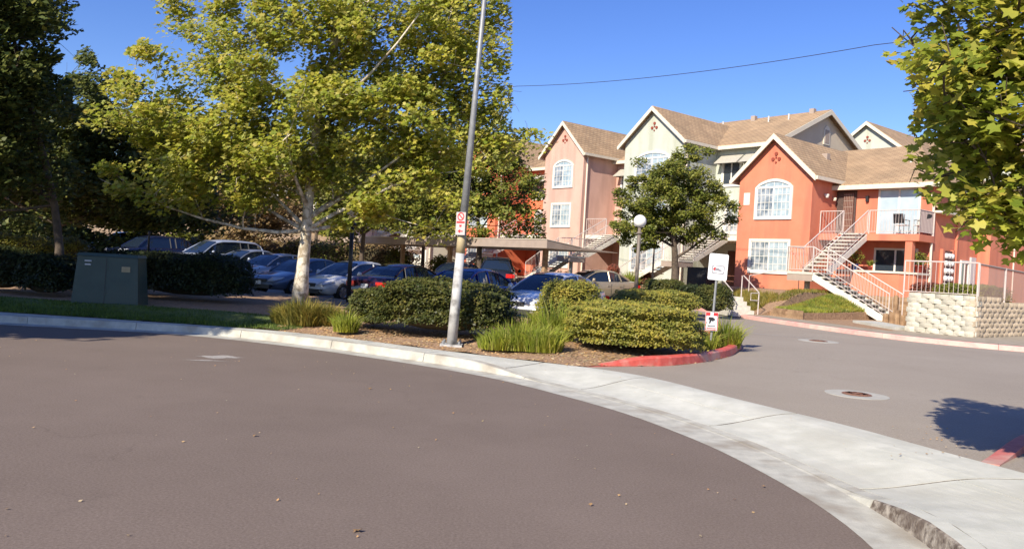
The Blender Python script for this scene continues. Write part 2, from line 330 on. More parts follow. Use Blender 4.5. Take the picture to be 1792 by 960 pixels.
# width to back edge measured along the normal
wB = []
for e, n in zip(E, nE):
    r = Bc - e; along = r @ n; off = np.abs(r @ np.array([-n[1], n[0]])); ok = np.where((along > 0) & (along < 6), off, 9); wB.append(along[np.argmin(ok)])
wB = np.array(wB)
for _ in range(6): wB[1:-1] = (wB[:-2] + 2 * wB[1:-1] + wB[2:]) / 4
Epx = np.array([proj((e[0], e[1], 0))[0] if e[1] > .5 else 5000 for e in E])
def hk(i):   # height of the kerb lip: full, dropped at the driveway, full again
    x = Epx[i]; a = 1 - ss((x - 780) / 130); b = ss((x - 1370) / 150) if E[i][1] < 9 else 0
    return .012 + .125 * max(a, b)
street = MB()
V = [(-60, -60, 0)]; 
Vs = [(e[0], e[1], 0) for e in E]
n = len(Vs); Vb = [(-60, e[1], 0) if False else (max(-90, e[0] - 90), min(e[1] - 60, -40), 0) for e in E]
F = [(i, i + 1, n + i + 1, n + i) for i in range(n - 1)]
# simple big sheet: polygon of the curve closed far behind the camera
me = new_mesh('street', Vs + [(-20, -70, 0), (-90, -70, 0), (-90, 15.6, 0)], [tuple(range(n + 3))], [M['street']]); me.polygons[0].use_smooth = False
import bmesh
bm = bmesh.new(); bm.from_mesh(me); bmesh.ops.triangulate(bm, faces=bm.faces[:]); bmesh.ops.recalc_face_normals(bm, faces=bm.faces[:])
if sum(f.normal.z for f in bm.faces) < 0: bmesh.ops.reverse_faces(bm, faces=bm.faces[:])
bm.to_mesh(me); bm.free()
tag(link('street', me), 'wide brownish asphalt street curving past the sidewalk', kind='structure')

def strip(name, prof, i0, i1, m, parent=None, skirt=None):
    """prof(i) -> list of (offset, z); strip along E from i0..i1"""
    V = []; F = []; k = None
    for i in range(i0, i1 + 1):
        P = prof(i); k = len(P)
        for d, z in P: V.append((E[i][0] + nE[i][0] * d, E[i][1] + nE[i][1] * d, z))
    for a in range(i1 - i0):
        for j in range(k - 1):
            q = a * k + j; F.append((q, q + 1, q + k + 1, q + k))
    c = [tuple(range(k))[::-1], tuple(range((i1 - i0) * k, (i1 - i0) * k + k))] if skirt else []
    return link(name, new_mesh(name, V, F + c, [m]), parent)
GW = .38
gut = strip('gutter', lambda i: [(-.01, .003), (GW * .5, -.004 + .004), (GW, .004)], 0, NS - 1, M['concrete2']); tag(gut, 'pale concrete gutter along the street edge', kind='structure')
def kerbprof(i): h = hk(i); return [(GW - .012, .002), (GW + .012 + .03 * (h < .05), h * .93), (GW + .03, h), (GW + .15, h + .004), (GW + .152, h - .05)]
kb = tag(link('kerb', None), 'concrete kerb between the gutter and the walk', kind='structure')
def zw(i, d):
    h = hk(i); t = ss((d - GW - .15) / 1.1); return h + .004 + (.132 - h - .004) * t
sw = strip('sidewalk', lambda i: [(GW + .1, zw(i, .55) - .03)] + [(GW + .15 + (wB[i] - GW - .15) * t, zw(i, GW + .15 + (wB[i] - GW - .15) * t) - .0045) for t in np.linspace(0, 1, 17)], 0, NS - 1, M['joint'])
tag(sw, 'pale concrete sidewalk with a dropped driveway apron', kind='structure')
# kerb stones and walk slabs: pieces with joints between them
cum = np.r_[0, np.cumsum(np.hypot(*np.diff(E, axis=0).T))]
def idx_at(s): return int(np.argmin(abs(cum - s)))
def seg(name, prof, s0, s1, m, parent, gap=.026):
    k = 7; V = []; F = []
    P0 = None
    for a in range(k):
        s = s0 + gap / 2 + (s1 - s0 - gap) * a / (k - 1); i = np.searchsorted(cum, s) - 1; i = max(0, min(NS - 2, i)); f = (s - cum[i]) / (cum[i + 1] - cum[i])
        e = E[i] * (1 - f) + E[i + 1] * f; nn = nE[i] * (1 - f) + nE[i + 1] * f; pr0 = prof(i); pr1 = prof(i + 1)
        pr = [(d0 * (1 - f) + d1 * f, z0 * (1 - f) + z1 * f) for (d0, z0), (d1, z1) in zip(pr0, pr1)]
        for d, z in pr: V.append((e[0] + nn[0] * d, e[1] + nn[1] * d, z))
    q = len(pr)
    for a in range(k - 1):
        for j in range(q - 1): x = a * q + j; F.append((x, x + 1, x + q + 1, x + q))
    F += [tuple(range(q))[::-1], tuple(range((k - 1) * q, k * q))]
    fm = None; ms = [m]
    if m is M['kerbstain']: ms = [M['concrete'], m]; fm = [1 if (x % (q - 1)) < 2 else 0 for x in range((k - 1) * (q - 1))] + [1, 1]
    o = link(name, new_mesh(name, V, F, ms, fm), parent); return o
s = 3.0; Smax = cum[-1] - 3
while s < Smax:
    L = 2.0; i = idx_at(s); seg('kerb_stone', kerbprof, s, s + L, M['kerbstain'] if E[i][1] < 7.2 and E[i][0] > 0 else M['concrete2'], kb, .01); s += L
s = 3.0
while s < Smax:
    i = idx_at(s); L = 1.5 if wB[i] < 1.7 else 2.3
    nrow = 1 if wB[i] < 1.75 else 2
    for rr in range(nrow):
        def prof(i, rr=rr, nrow=nrow):
            a = GW + .158; b = wB[i] - .004; x0 = a + (b - a) * rr / nrow + (.006 if rr else 0); x1 = a + (b - a) * (rr + 1) / nrow - (.006 if rr < nrow - 1 else 0)
            return [(x0, zw(i, x0) - .012)] + [(x0 + (x1 - x0) * t, zw(i, x0 + (x1 - x0) * t)) for t in np.linspace(0, 1, 9)] + [(x1, zw(i, x1) - .012)]
        seg('paving_slab', prof, s, s + L, M['concrete'], sw)
    s += L

# base ground (everything else) and the parking lot
def grid(name, xs, ys, zf, m, xy=None, smoothf=True):
    V = []; 
    for y in ys:
        for x in xs:
            X, Y = xy(x, y) if xy else (x, y); V.append((X, Y, zf(X, Y) if not xy else zf(x, y)))
    nx = len(xs); F = [(j * nx + i, j * nx + i + 1, (j + 1) * nx + i + 1, (j + 1) * nx + i) for j in range(len(ys) - 1) for i in range(nx - 1)]
    return link(name, new_mesh(name, V, F, [m], smooth=smoothf))
def hillz(x, y):
    d = max(0, y - 50 - .25 * max(0, x + 10)); lf = ss((-x + 8) / 40)
    h = .0 + 9 * ss(d / 55) * (.35 + .65 * lf) + 16 * ss((y - 110) / 160) * lf
    return h
def gz(x, y):
    z = -.35 if (y < 19 and x > -60) else -.12
    if y > 47: z = -.12 + hillz(x, y) + .35 * math.sin(x * .35) * math.cos(y * .3) * ss((y - 55) / 20)
    return z
xs = list(np.r_[-900, -500, -250, np.linspace(-130, 120, 101), 250, 500, 900]); ys = list(np.r_[-900, -300, -80, np.linspace(-30, 180, 106), 260, 450, 900, 1600])
tag(grid('ground', xs, ys, gz, M['dirt']), 'dry brown ground rising to a low hill behind the lot', kind='structure')
# lot surface: from the walk's back edge outwards
PB = E + nE * (wB - .02)[:, None]
V = []; F = []; 
far = lambda p: (p[0], p[1])
rows = [0, .02, .05, .1, .18, .3, .5, .75, 1]
tgt = []
for p in PB:
    i = len(tgt); t = i / (NS - 1)
    tgt.append(None)
# targets: fan from far left-back round to far right
ang0, ang1 = R(150), R(-35); c0 = np.array([2.0, 14.0]); Rf = 62
T = [(c0[0] + Rf * math.cos(ang0 + (ang1 - ang0) * i / (NS - 1)), c0[1] + .72 * Rf * math.sin(ang0 + (ang1 - ang0) * i / (NS - 1))) for i in range(NS)]
for r_ in rows:
    for p, q in zip(PB, T):
        x = p[0] * (1 - r_) + q[0] * r_; y = p[1] * (1 - r_) + q[1] * r_; V.append((x, y, lotz(x, y) - (.008 if r_ == 0 else 0)))
F = [(j * NS + i, j * NS + i + 1, (j + 1) * NS + i + 1, (j + 1) * NS + i) for j in range(len(rows) - 1) for i in range(NS - 1)]
tag(link('parking_lot', new_mesh('parking_lot', V, F, [M['lot']])), 'grey tan asphalt driveway and parking lot', kind='structure')

def poly_sheet(name, P, zf, m, thick=0, sub=.6):
    """polygon filled on a grid so it can follow a height function"""
    bm = bmesh.new(); vs = [bm.verts.new((x, y, 0)) for x, y in P]; f = bm.faces.new(vs)
    x0, x1 = min(p[0] for p in P), max(p[0] for p in P); y0, y1 = min(p[1] for p in P), max(p[1] for p in P)
    for a in np.arange(math.ceil(x0 / sub) * sub, x1, sub): bmesh.ops.bisect_plane(bm, geom=bm.verts[:] + bm.edges[:] + bm.faces[:], plane_co=(a, 0, 0), plane_no=(1, 0, 0))
    for a in np.arange(math.ceil(y0 / sub) * sub, y1, sub): bmesh.ops.bisect_plane(bm, geom=bm.verts[:] + bm.edges[:] + bm.faces[:], plane_co=(0, a, 0), plane_no=(0, 1, 0))
    for v in bm.verts: v.co.z = zf(v.co.x, v.co.y)
    bmesh.ops.recalc_face_normals(bm, faces=bm.faces[:])
    if sum(f.normal.z for f in bm.faces) < 0: bmesh.ops.reverse_faces(bm, faces=bm.faces[:])
    me = bpy.data.meshes.new(name); bm.to_mesh(me); bm.free(); me.materials.append(m); me.polygons.foreach_set('use_smooth', [True] * len(me.polygons)); return link(name, me)
def inpoly(x, y, P):
    c = False; n = len(P); j = n - 1
    for i in range(n):
        xi, yi = P[i]; xj, yj = P[j]
        if (yi > y) != (yj > y) and x < (xj - xi) * (y - yi) / (yj - yi) + xi: c = not c
        j = i
    return c
# near island (mulch bed + lawn) between the walk and the lot
tip = [(1.21, 12.29), (1.92, 12.61), (2.62, 12.97), (3.39, 13.84), (4.24, 15.16), (4.95, 16.9), (5.30, 18.3), (5.2, 19.4), (4.5, 20.3), (3.2, 20.9), (2.0, 21.3)]
tipc = smooth(resample(tip, 60), 4)
backline = [(-2, 23.2), (-8, 27.5), (-14, 33), (-24, 40), (-45, 48)]
frontB = [tuple(p) for p in PB if p[0] > -44 and p[0] < 1.18 and p[1] > 5]   # left to right
isl = frontB + [tuple(p) for p in tipc] + backline + [(-45, 20)]
zbump = lambda x, y: .13 + .0 * x
def islz(x, y):
    d = min(math.hypot(x - a, y - b) for a, b in isl[::4]); return .128 + .10 * ss(d / 1.8) + .018 * math.sin(x * 3.1) * math.cos(y * 2.7) * ss(d / .5) + max(0, lotz(x, y) - .13) * ss(d / 3) + .003
mulch = [p for p in frontB if p[0] > -4.6] + [tuple(p) for p in tipc] + [(-2, 23.2), (-8, 27.5), (-4.9, 17.2)]
tag(poly_sheet('planting_bed', isl, islz, M['soil'], sub=.7), 'brown bark mulch bed behind the sidewalk', kind='structure')
lawnP = [p for p in frontB if p[0] < -4.2] + [(-4.0, 15.6), (-4.6, 16.8), (-5.6, 17.6), (-7.5, 17.9), (-9.5, 18.1), (-13, 18.3), (-20, 18.6), (-44, 19)]
tag(poly_sheet('lawn', lawnP, lambda x, y: islz(x, y) + .012, M['lawn'], sub=.7), 'green lawn strip along the left sidewalk', kind='structure')

def kerbline(name, P, zf, m, h=.13, wd=.16, side=1, pieces=2.0, label=None, closed=False):
    """raised kerb along polyline P as separate stones"""
    root = tag(link(name, None), label, kind='structure')
    P = np.array(P, float); d = np.gradient(P, axis=0); nn = np.c_[-d[:, 1], d[:, 0]] * side; nn /= np.linalg.norm(nn, axis=1)[:, None]
    cs = np.r_[0, np.cumsum(np.hypot(*np.diff(P, axis=0).T))]; s = 0
    while s < cs[-1] - .2:
        e = min(s + pieces, cs[-1]); V = []; k = 8
        for a in range(k):
            q = s + .005 + (e - s - .01) * a / (k - 1); x = np.interp(q, cs, P[:, 0]); y = np.interp(q, cs, P[:, 1]); nx = np.interp(q, cs, nn[:, 0]); ny = np.interp(q, cs, nn[:, 1])
            z = zf(x, y)
            hh = h * ss(q / 1.3) if h > .05 else h
            for dd, zz in ((0, z - .05), (.012, z + hh * .85), (.035, z + hh), (wd, z + hh + .003), (wd, z - .05)): V.append((x + nx * dd, y + ny * dd, zz))
        F = [(a * 5 + j, a * 5 + j + 1, (a + 1) * 5 + j + 1, (a + 1) * 5 + j) for a in range(k - 1) for j in range(4)] + [tuple(range(5))[::-1], tuple(range((k - 1) * 5, k * 5))]
        link('kerb_stone', new_mesh('kerb_stone', V, F, [m]), root); s = e
    return root
kerbline('red_kerb', tipc, lotz, M['redpaint'], h=.15, side=1, label='bright red painted kerb round the tip of the planted island')
kerbline('lot_kerb', smooth(resample([(2.0, 21.3)] + backline, 60), 3), lotz, M['concrete2'], h=.13, label='grey kerb between the island and the parked cars', pieces=2.6)
# right side of the driveway: short red kerb and bed under the near tree
rk = smooth(resample([(4.18, 7.0), (4.5, 7.35), (5.2, 8.0), (6.3, 9.2), (7.8, 10.6), (10, 12), (14, 13.5), (30, 16)], 70), 3)
kerbline('red_kerb_right', rk, lotz, M['redshade'], h=.10, side=-1, label='red kerb at the right edge of the driveway')
bedR = [tuple(p) for p in rk[5:]] + [(30, 3), (5.7, 3), (5.4, 5.6), (4.95, 6.9)]
tag(poly_sheet('right_bed', bedR, lambda x, y: lotz(x, y) + .02, M['soil'], sub=3), 'mulch bed under the near right tree', kind='structure')

# house terrace: red kerb line R and terrain behind it
Rl = [(-30, 66), (-20, 60.5), (-6, 52), (1.0, 46.5), (4.93, 43.0), (7.29, 39.76), (8.0, 35.5), (8.31, 31.64), (8.75, 29.0), (9.51, 26.3), (10.3, 23.9), (11.2, 22.2), (12.2, 21.3), (13.4, 20.7), (16, 19.9), (25, 18), (45, 15)]
Rp = smooth(resample(Rl, 160), 5)
kerbline('house_kerb', Rp[::1], lotz, M['pinkpaint'], h=.13, wd=.18, side=1, label='faded pink kerb curving along the front of the houses', pieces=3)
Ruv = np.array([UV(x, y) for x, y in Rp]); order = np.argsort(Ruv[:, 0]); 
def vR(u): return float(np.interp(u, Ruv[order, 0], Ruv[order, 1]))
def pad(u): return 1.25 if u > -.8 else (.95 if u > -30 else .95 + .02 * (-30 - u))
def Hh(u, v):
    v0 = vR(u); x, y, _ = W(u, v); h0 = lotz(x, y) + .135
    if u > 12.9: return h0
    s_ = v - v0 - .17
    if u > 8.96: return h0 + (pad(u) - h0) * (1 if v > -2.45 else 0)
    if u > 7.2:
        lim = ss((s_ - 1.25) / .05); slope = ss((v + 7.5) / 5.2)
        k = 1 - ss((u - 7.6) / 1.6); top = .24 + (pad(u) - h0 - .24) * slope * k
        if v > -2.45: return pad(u)
        return h0 + top * lim * (1 if u < 8.95 else 0)
    if u > -2.5:
        a = ss((s_ - .3) / 3.6); return h0 + (pad(u) - h0) * a
    return h0 + (pad(u) - h0) * (1 if s_ > .4 else 0)
us = sorted(set(list(np.arange(-52, 12.9, .45)) + [7.19, 7.21, 8.94, 8.97, 12.88]))
vt = list(np.r_[0, .02, .04, .055, .06, .0601, .0625, np.linspace(.08, .35, 40), .4, .5, .7, 1])
# explicit v rows per u so that steps stay sharp
V = []; nr = 0
for u in us:
    v0 = vR(u) + .17; col = [v0, v0 + .2, v0 + .39, v0 + .41, v0 + .8, v0 + 1.24, v0 + 1.31] + list(np.linspace(v0 + 1.5, -2.63 if v0 < -4.3 else v0 + 3, 24)) + [max(-2.46, v0 + 3.0) , max(-2.44, v0 + 3.02), max(-1.5, v0 + 3.5), 2, 6, 30]
    nr = len(col)
    for v in col: V.append(W(u, v, Hh(u, v)))
F = [(i * nr + j, (i + 1) * nr + j, (i + 1) * nr + j + 1, i * nr + j + 1) for i in range(len(us) - 1) for j in range(nr - 1)]
hs_ = link('house_terrace', new_mesh('house_terrace', V, F, [M['soil']])); tag(hs_, 'sloping planted terrace in front of the houses', kind='structure')
pv = MB(); pv.add([W(12.86, -8.9, 1.25), W(14.7, -8.9, 1.25), W(14.7, 26, 1.25), W(12.86, 26, 1.25)], [(0, 1, 2, 3)])
tag(pv.build('upper_path', M['concrete2']), 'concrete path behind the block retaining wall', kind='structure')
# pavement behind the pink kerb (right part)
V = []; F = []; ii = [i for i in range(len(Rp)) if -1 < Ruv[i, 0] < 60 and Rp[i][0] > 8.2]
dR = np.gradient(Rp, axis=0); nR = np.c_[-dR[:, 1], dR[:, 0]]; nR /= np.linalg.norm(nR, axis=1)[:, None]
for i in ii:
    for d, z in ((.185, .137), (1.35, .139), (1.36, .08)): x, y = Rp[i] + nR[i] * d; V.append((x, y, lotz(x, y) + z))
F = [(a * 3 + j, a * 3 + j + 1, (a + 1) * 3 + j + 1, (a + 1) * 3 + j) for a in range(len(ii) - 1) for j in range(2)]
tag(link('house_walk', new_mesh('house_walk', V, F, [M['walktan']])), 'narrow concrete walk behind the pink kerb', kind='structure')
LW = [tuple(Rp[i] + nR[i] * 1.3) for i in ii if Ruv[i, 0] > 12.2]
LW = LW + [(60, 14), (60, 60), W(14.75, 30)[:2], W(14.75, -8.8)[:2], W(12.9, -8.8)[:2], W(12.9, -2)[:2], W(12.6, -2)[:2]]
tag(poly_sheet('side_yard', LW, lambda x, y: lotz(x, y) + .1375, M['walktan'], sub=4), 'level concrete yard right of the block wall', kind='structure')

# manholes
def manhole(x, y, r, label):
    z = lotz(x, y); t = thing('manhole', label, 'manhole cover', (x, y, z), .4, 'manhole covers in the driveway')
    k = MB(); k.lathe([(0.0, .004), (r * 1.0, .004), (r * 1.06, .005), (r * 2.05, .0045), (r * 2.05, -.01)], 36); k.build('concrete_collar', M['ring'], t)
    c = MB(); c.lathe([(0, .014), (r * .93, .014), (r * .97, .008)], 32); c.build('cover', M['iron'], t)
    for a in range(10):
        q = MB(); q.box(-.035, .035, -r * .3, r * .3, .014, .021); q.build('rib', M['iron'], t, loc=(r * .55 * math.cos(a * .628), r * .55 * math.sin(a * .628), 0), rz=a * .628)
manhole(4.78, 10.88, .20, 'round rusty manhole cover in the middle of the driveway'); manhole(7.9, 20.4, .24, 'far manhole cover in the driveway near the pink kerb')

# ================================================================ BUILDINGS
def window(parent, u0, u1, z0, z1, v, arch=False, side=False, glass='glass_pale', cols=4, rows=4, bars=True, label=None):
    """window with its frame proud of the wall; local x along the wall, y outward = -v"""
    wd = u1 - u0; h = z1 - z0; t = .11; m = MB(); ap = .28 if arch else 0
    m.box(-t, 0, -.07, .0, -t, h + t * (0 if arch else 1)); m.box(wd, wd + t, -.07, 0, -t, h + t * (0 if arch else 1)); m.box(0, wd, -.08, 0, -t, 0)
    if arch:
        K = 12; inner = [(wd * i / K, h - 0 + ap * math.sin(math.pi * i / K) ** .8) for i in range(K + 1)]; outer = [(-t + (wd + 2 * t) * i / K, h + t * .3 + (ap + t * .9) * math.sin(math.pi * i / K) ** .75) for i in range(K + 1)]
        outer[0] = (-t, h); outer[-1] = (wd + t, h)
        for i in range(K):
            a, b, c, d = inner[i], inner[i + 1], outer[i + 1], outer[i]
            m.prism([(a[0], 0, a[1]), (b[0], 0, b[1]), (c[0], 0, c[1]), (d[0], 0, d[1])], (0, -.07, 0))
    else: m.box(0, wd, -.07, 0, h, h + t)
    loc = (u0, v, z0) if not side else (v, u0, z0)
    f = m.build('window', M['wtrim'], parent, loc=loc, rz=(R(90) if side else 0))
    if label: f['label'] = label
    for a_, b_, gl in ((0, wd / 2, 'glass_mid' if glass == 'glass_pale' else glass), (wd / 2, wd, glass)):
        p = MB(); p.add([(a_, -.02, 0), (b_, -.02, 0), (b_, -.02, h), (a_, -.02, h)], [(0, 1, 2, 3)]); p.build('pane', M[gl], f)
    if arch:
        p = MB(); p.add([(x, -.02, z) for x, z in [(0, h)] + inner[1:-1] + [(wd, h)]], [tuple(range(13))]); p.build('arched_pane', M[glass], f)
    s = MB(); s.box(0, wd, -.045, -.022, 0, .05); s.box(wd / 2 - .035, wd / 2 + .035, -.05, -.022, 0, h); s.box(0, .045, -.045, -.022, .05, h); s.box(wd - .045, wd, -.045, -.022, .05, h); s.box(0, wd, -.045, -.022, h - .05, h + (.05 if arch else 0)); s.build('sash', M['wtrim'], f)
    if bars:
        g = MB()
        for i in range(1, cols * 2):
            if i != cols: g.box(wd * i / (cols * 2) - .012, wd * i / (cols * 2) + .012, -.034, -.0225, .05, h - .05)
        for i in range(1, rows): g.box(.045, wd - .045, -.036, -.0223, h * i / rows - .012, h * i / rows + .012)
        if arch:
            for i in range(1, 4): g.box(wd * i / 4 - .012, wd * i / 4 + .012, -.034, -.0225, h + .05, h + ap * math.sin(math.pi * i / 4) ** .8)
        g.build('glazing_bars', M['wtrim'], f)
    return f
def gable_block(b, u0, u1, v0, v1, zb, ez, rise, m, trimm='trim', oh=.32, ornament=True, roofend=None):
    uc = (u0 + u1) / 2; hw = (u1 - u0) / 2
    P = [(u0, v0, zb), (u1, v0, zb), (u1, v0, ez), (uc, v0, ez + rise), (u0, v0, ez)]
    MB().prism(P, (0, v1 - v0, 0)).build('wall', m, b)
    sl_ = rise / hw; re = roofend or v1
    for sgn in (-1, 1):
        ue = uc + sgn * (hw + oh); ze = ez - sl_ * oh
        q = MB(); q.prism([(ue, v0 - oh, ze + .03), (uc, v0 - oh, ez + rise + .03), (uc, v0 - oh, ez + rise + .17), (ue, v0 - oh, ze + .17)], (0, re - v0 + oh, 0)); q.build('roof', M['roof_v'], b)
        q = MB(); q.prism([(ue - sgn * .0, v0 - oh - .05, ze - .12), (uc, v0 - oh - .05, ez + rise - .12), (uc, v0 - oh - .05, ez + rise + .14), (ue, v0 - oh - .05, ze + .14)], (0, .048, 0)); q.build('bargeboard', M[trimm], b)
        q = MB(); q.box(min(ue, ue + sgn * .1), max(ue, ue + sgn * .1), v0 - oh, re - .2, ze - .05, ze + .12); q.build('gutter', M[trimm], b)
    if ornament:
        q = MB()
        for dx, dz in ((-.17, 0), (.17, 0), (0, .26), (0, .08), (0, -.16)):
            r = .088 if dz not in (.08, -.16) else .045
            q.lathe([(0, -.05), (r, -.05), (r, 0)], 10, c=(uc + dx, v0, ez + rise * .42 + dz), axis='y')
        q.build('gable_ornament', M['ironred'], b)
def main_block(b, u0, u1, v0, v1, zb, ez, rise, m, oh=.4, endm=None, vent=False, hip=None):
    MB().box(u0, u1, v0, v1, zb, ez + .05).build('wall', m, b)
    vc = (v0 + v1) / 2; hv = (v1 - v0) / 2; s_ = rise / hv
    if not hip:
        MB().prism([(u1 - .06, v0 + .0, ez + .05), (u1 - .06, v1, ez + .05), (u1 - .06, vc, ez + rise)], (.06, 0, 0)).build('gable_wall', endm or m, b)
        MB().prism([(u0, v0 + .0, ez + .05), (u0, v1, ez + .05), (u0, vc, ez + rise)], (.06, 0, 0)).build('gable_wall', endm or m, b)
    for sgn in (-1, 1):
        ve = vc + sgn * (hv + oh); ze = ez - s_ * oh; hp = hip or 0
        top = [(u0 - .3, vc, ez + rise), (u1 + .35 - hp, vc, ez + rise)]
        q = MB(); a = [(u0 - .3, ve, ze), (u1 + .35, ve, ze), top[1], top[0]]
        q.prism([(x, y, z + .05) for x, y, z in a], (0, 0, .15)); q.build('roof', M['roof_u'], b)
        q = MB(); q.box(u0 - .3, u1 + .35, min(ve, ve + sgn * .1), max(ve, ve + sgn * .1), ze - .06, ze + .15); q.build('gutter', M['trim'], b)
        if not hip:
            q = MB(); q.prism([(u1 + .35, ve, ze - .12), (u1 + .35, vc, ez + rise - .12), (u1 + .35, vc, ez + rise + .17), (u1 + .35, ve, ze + .17)], (.05, 0, 0)); q.build('bargeboard', M['trim'], b)
    if hip:
        q = MB(); q.prism([(u1 + .35, v0 - oh, ez - s_ * oh + .05), (u1 + .35, v1 + oh, ez - s_ * oh + .05), (u1 + .35 - hip, vc, ez + rise + .05)], (0, 0, .149)); q.build('roof', M['roof_v'], b)
        q = MB(); q.box(u1 + .35, u1 + .45, v0 - oh, v1 + oh, ez - s_ * oh - .06, ez - s_ * oh + .15); q.build('gutter', M['trim'], b)
def awnings(b, us_, v, z, n=1):
    for u in us_:
        q = MB(); a = [(u, v, z), (u + 1.55, v, z), (u + 1.55, v - .75, z - .55), (u, v - .75, z - .55)]
        q.prism(a, (0, 0, .03)); q.add([(u, v - .001, z), (u, v - .75, z - .55), (u, v - .001, z - .55)], [(0, 1, 2)]); q.add([(u + 1.55, v - .001, z), (u + 1.55, v - .75, z - .55), (u + 1.55, v - .001, z - .55)], [(0, 1, 2)]); q.build('awning', M['awning'], b)
        window(b, u + .2, u + 1.35, z - 1.75, z - .4, v, glass='glass_dark', bars=False)
def rail_panel(parent, P0, P1, h=1.05, sp=.13, m='rail', single=True, mesh=None, name='railing'):
    """railing between two points (can slope) with balusters"""
    P0 = Vector(P0); P1 = Vector(P1); L = (P1 - P0).length; up = Vector((0, 0, 1)); r = .018
    q = MB(); q.tube([P0 + up * h, P1 + up * h], r + .006, 6); q.tube([P0 + up * .1, P1 + up * .1], r - .004, 6)
    q.tube([P0, P0 + up * (h + .02)], r + .006, 6); q.tube([P1, P1 + up * (h + .02)], r + .006, 6)
    o = q.build(name, M[m], parent); n_ = int((P1 - P0).xy.length / sp) if (P1 - P0).xy.length > .1 else 0
    if mesh: MB().add([P0 + up * .1, P1 + up * .1, P1 + up * (h), P0 + up * h], [(0, 1, 2, 3)]).build('screen_mesh', M['mesh'], o)
    if single and n_ > 1:
        bme = MB().tube([(0, 0, .1), (0, 0, h)], .0075, 4, cap=False); me = new_mesh('baluster', bme.v, bme.f, [M[m]])
        for i in range(1, n_): link('baluster', me, o, P0 + (P1 - P0) * i / n_)
    elif n_ > 1:
        q = MB()
        for i in range(1, n_): p = P0 + (P1 - P0) * i / n_; q.tube([p + up * .1, p + up * h], .011, 4, cap=False)
        tag(q.build('balusters', M[m], o), kind='stuff')
    return o
def stair(parent, p0, p1, wdt, n=11, single=True, rails=True, strm='stringer'):
    """flight from low point p0 to high point p1 (centre line), width wdt"""
    p0 = Vector(p0); p1 = Vector(p1); d = (p1 - p0); run = Vector((d.x, d.y, 0)); L = run.length; dirv = run.normalized(); sid = Vector((-dirv.y, dirv.x, 0)); rise = d.z / n; tr = L / n
    ang = math.atan2(dirv.y, dirv.x)
    t = MB(); t.box(-.01, tr + .04, -wdt / 2 + .03, wdt / 2 - .03, -.055, 0); me = new_mesh('tread', t.v, t.f, [M['tread']])
    for i in range(n):
        o = link('tread', me, parent, p0 + dirv * (tr * i) + Vector((0, 0, rise * (i + 1))), ang)
    for sg in (-1, 1):
        a = p0 + sid * sg * (wdt / 2 - .04); b_ = p1 + sid * sg * (wdt / 2 - .04)
        q = MB(); q.prism([a + Vector((0, 0, -.02)), a + dirv * .3 + Vector((0, 0, -.02)), b_ + Vector((0, 0, -.32)), b_ + Vector((0, 0, -.03)), a + Vector((0, 0, rise * .85))], sid * sg * .05); q.build('stringer', M[strm], parent)
    if rails:
        for sg in (-1, 1):
            off = sid * sg * (wdt / 2 - .0); rail_panel(parent, p0 + off + Vector((0, 0, rise * .6)), p1 + off + Vector((0, 0, .05)), 1.0, .13 if single else .16, single=single)
def stairs_unit(label, us_, vf, zd, zm, zb, side=1, single=True, group=None, posth=True, run=3.25, wdt=1.15):
    """L shaped outside staircase: upper flight runs out from the deck front to a landing, lower flight turns along the facade"""
    x, y, _ = W(us_, vf); t = thing('outdoor_staircase', label, 'staircase', (x, y, zb), -TH, group)
    z = lambda a: a - zb
    stair(t, (0, -run, z(zm)), (0, 0, z(zd)), wdt, 11, single)
    q = MB(); q.box(-wdt / 2 - .02, wdt / 2 + .02, -run - wdt - .1, -run, z(zm) - .1, z(zm)); q.build('landing', M['tread'], t)
    q = MB(); q.box(-wdt / 2 - .0, wdt / 2 + .0, -run - wdt - .08, -run - .02, z(zm) - .38, z(zm) - .102); q.build('landing_beam', M['beamgrey'], t)
    q = MB(); q.tube([(0, -run - wdt / 2, -.6), (0, -run - wdt / 2, z(zm) - .38)], .12, 10); q.build('landing_post', M['concrete2'], t)
    y0 = -run - wdt / 2 - .05
    stair(t, (side * (wdt / 2 + run), y0, 0), (side * wdt / 2, y0, z(zm)), wdt, 11, single)
    o = -side * (wdt / 2); ya, yb = -run - wdt - .08, -run
    rail_panel(t, (o, ya, z(zm)), (o, yb, z(zm)), 1.05, single=single); rail_panel(t, (-wdt / 2, ya, z(zm)), (wdt / 2, ya, z(zm)), 1.05, single=single)
    return t
def deck(b, u0, u1, v0, v1, z, gap, m, single=True, mesh=False, posts=True, sidem=False):
    MB().box(u0, u1, v0, v1, z - .30, z).build('balcony', m, b)
    g0, g1 = gap
    if g0 - u0 > .3: rail_panel(b, (u0 + .03, v0 + .04, z), (g0, v0 + .04, z), 1.05, single=single)
    if u1 - g1 > .3: rail_panel(b, (g1, v0 + .04, z), (u1 - .03, v0 + .04, z), 1.05, single=single)
    return
def building(name, label, g0, gw, ue, zb, nfl, m, mname, vg, vm, ridge_rise=2.0, base=None):
    x, y, _ = W(0, 0); b = thing(name, label, 'building', (x, y, 0), -TH, 'stucco apartment buildings in a stepped row'); return b

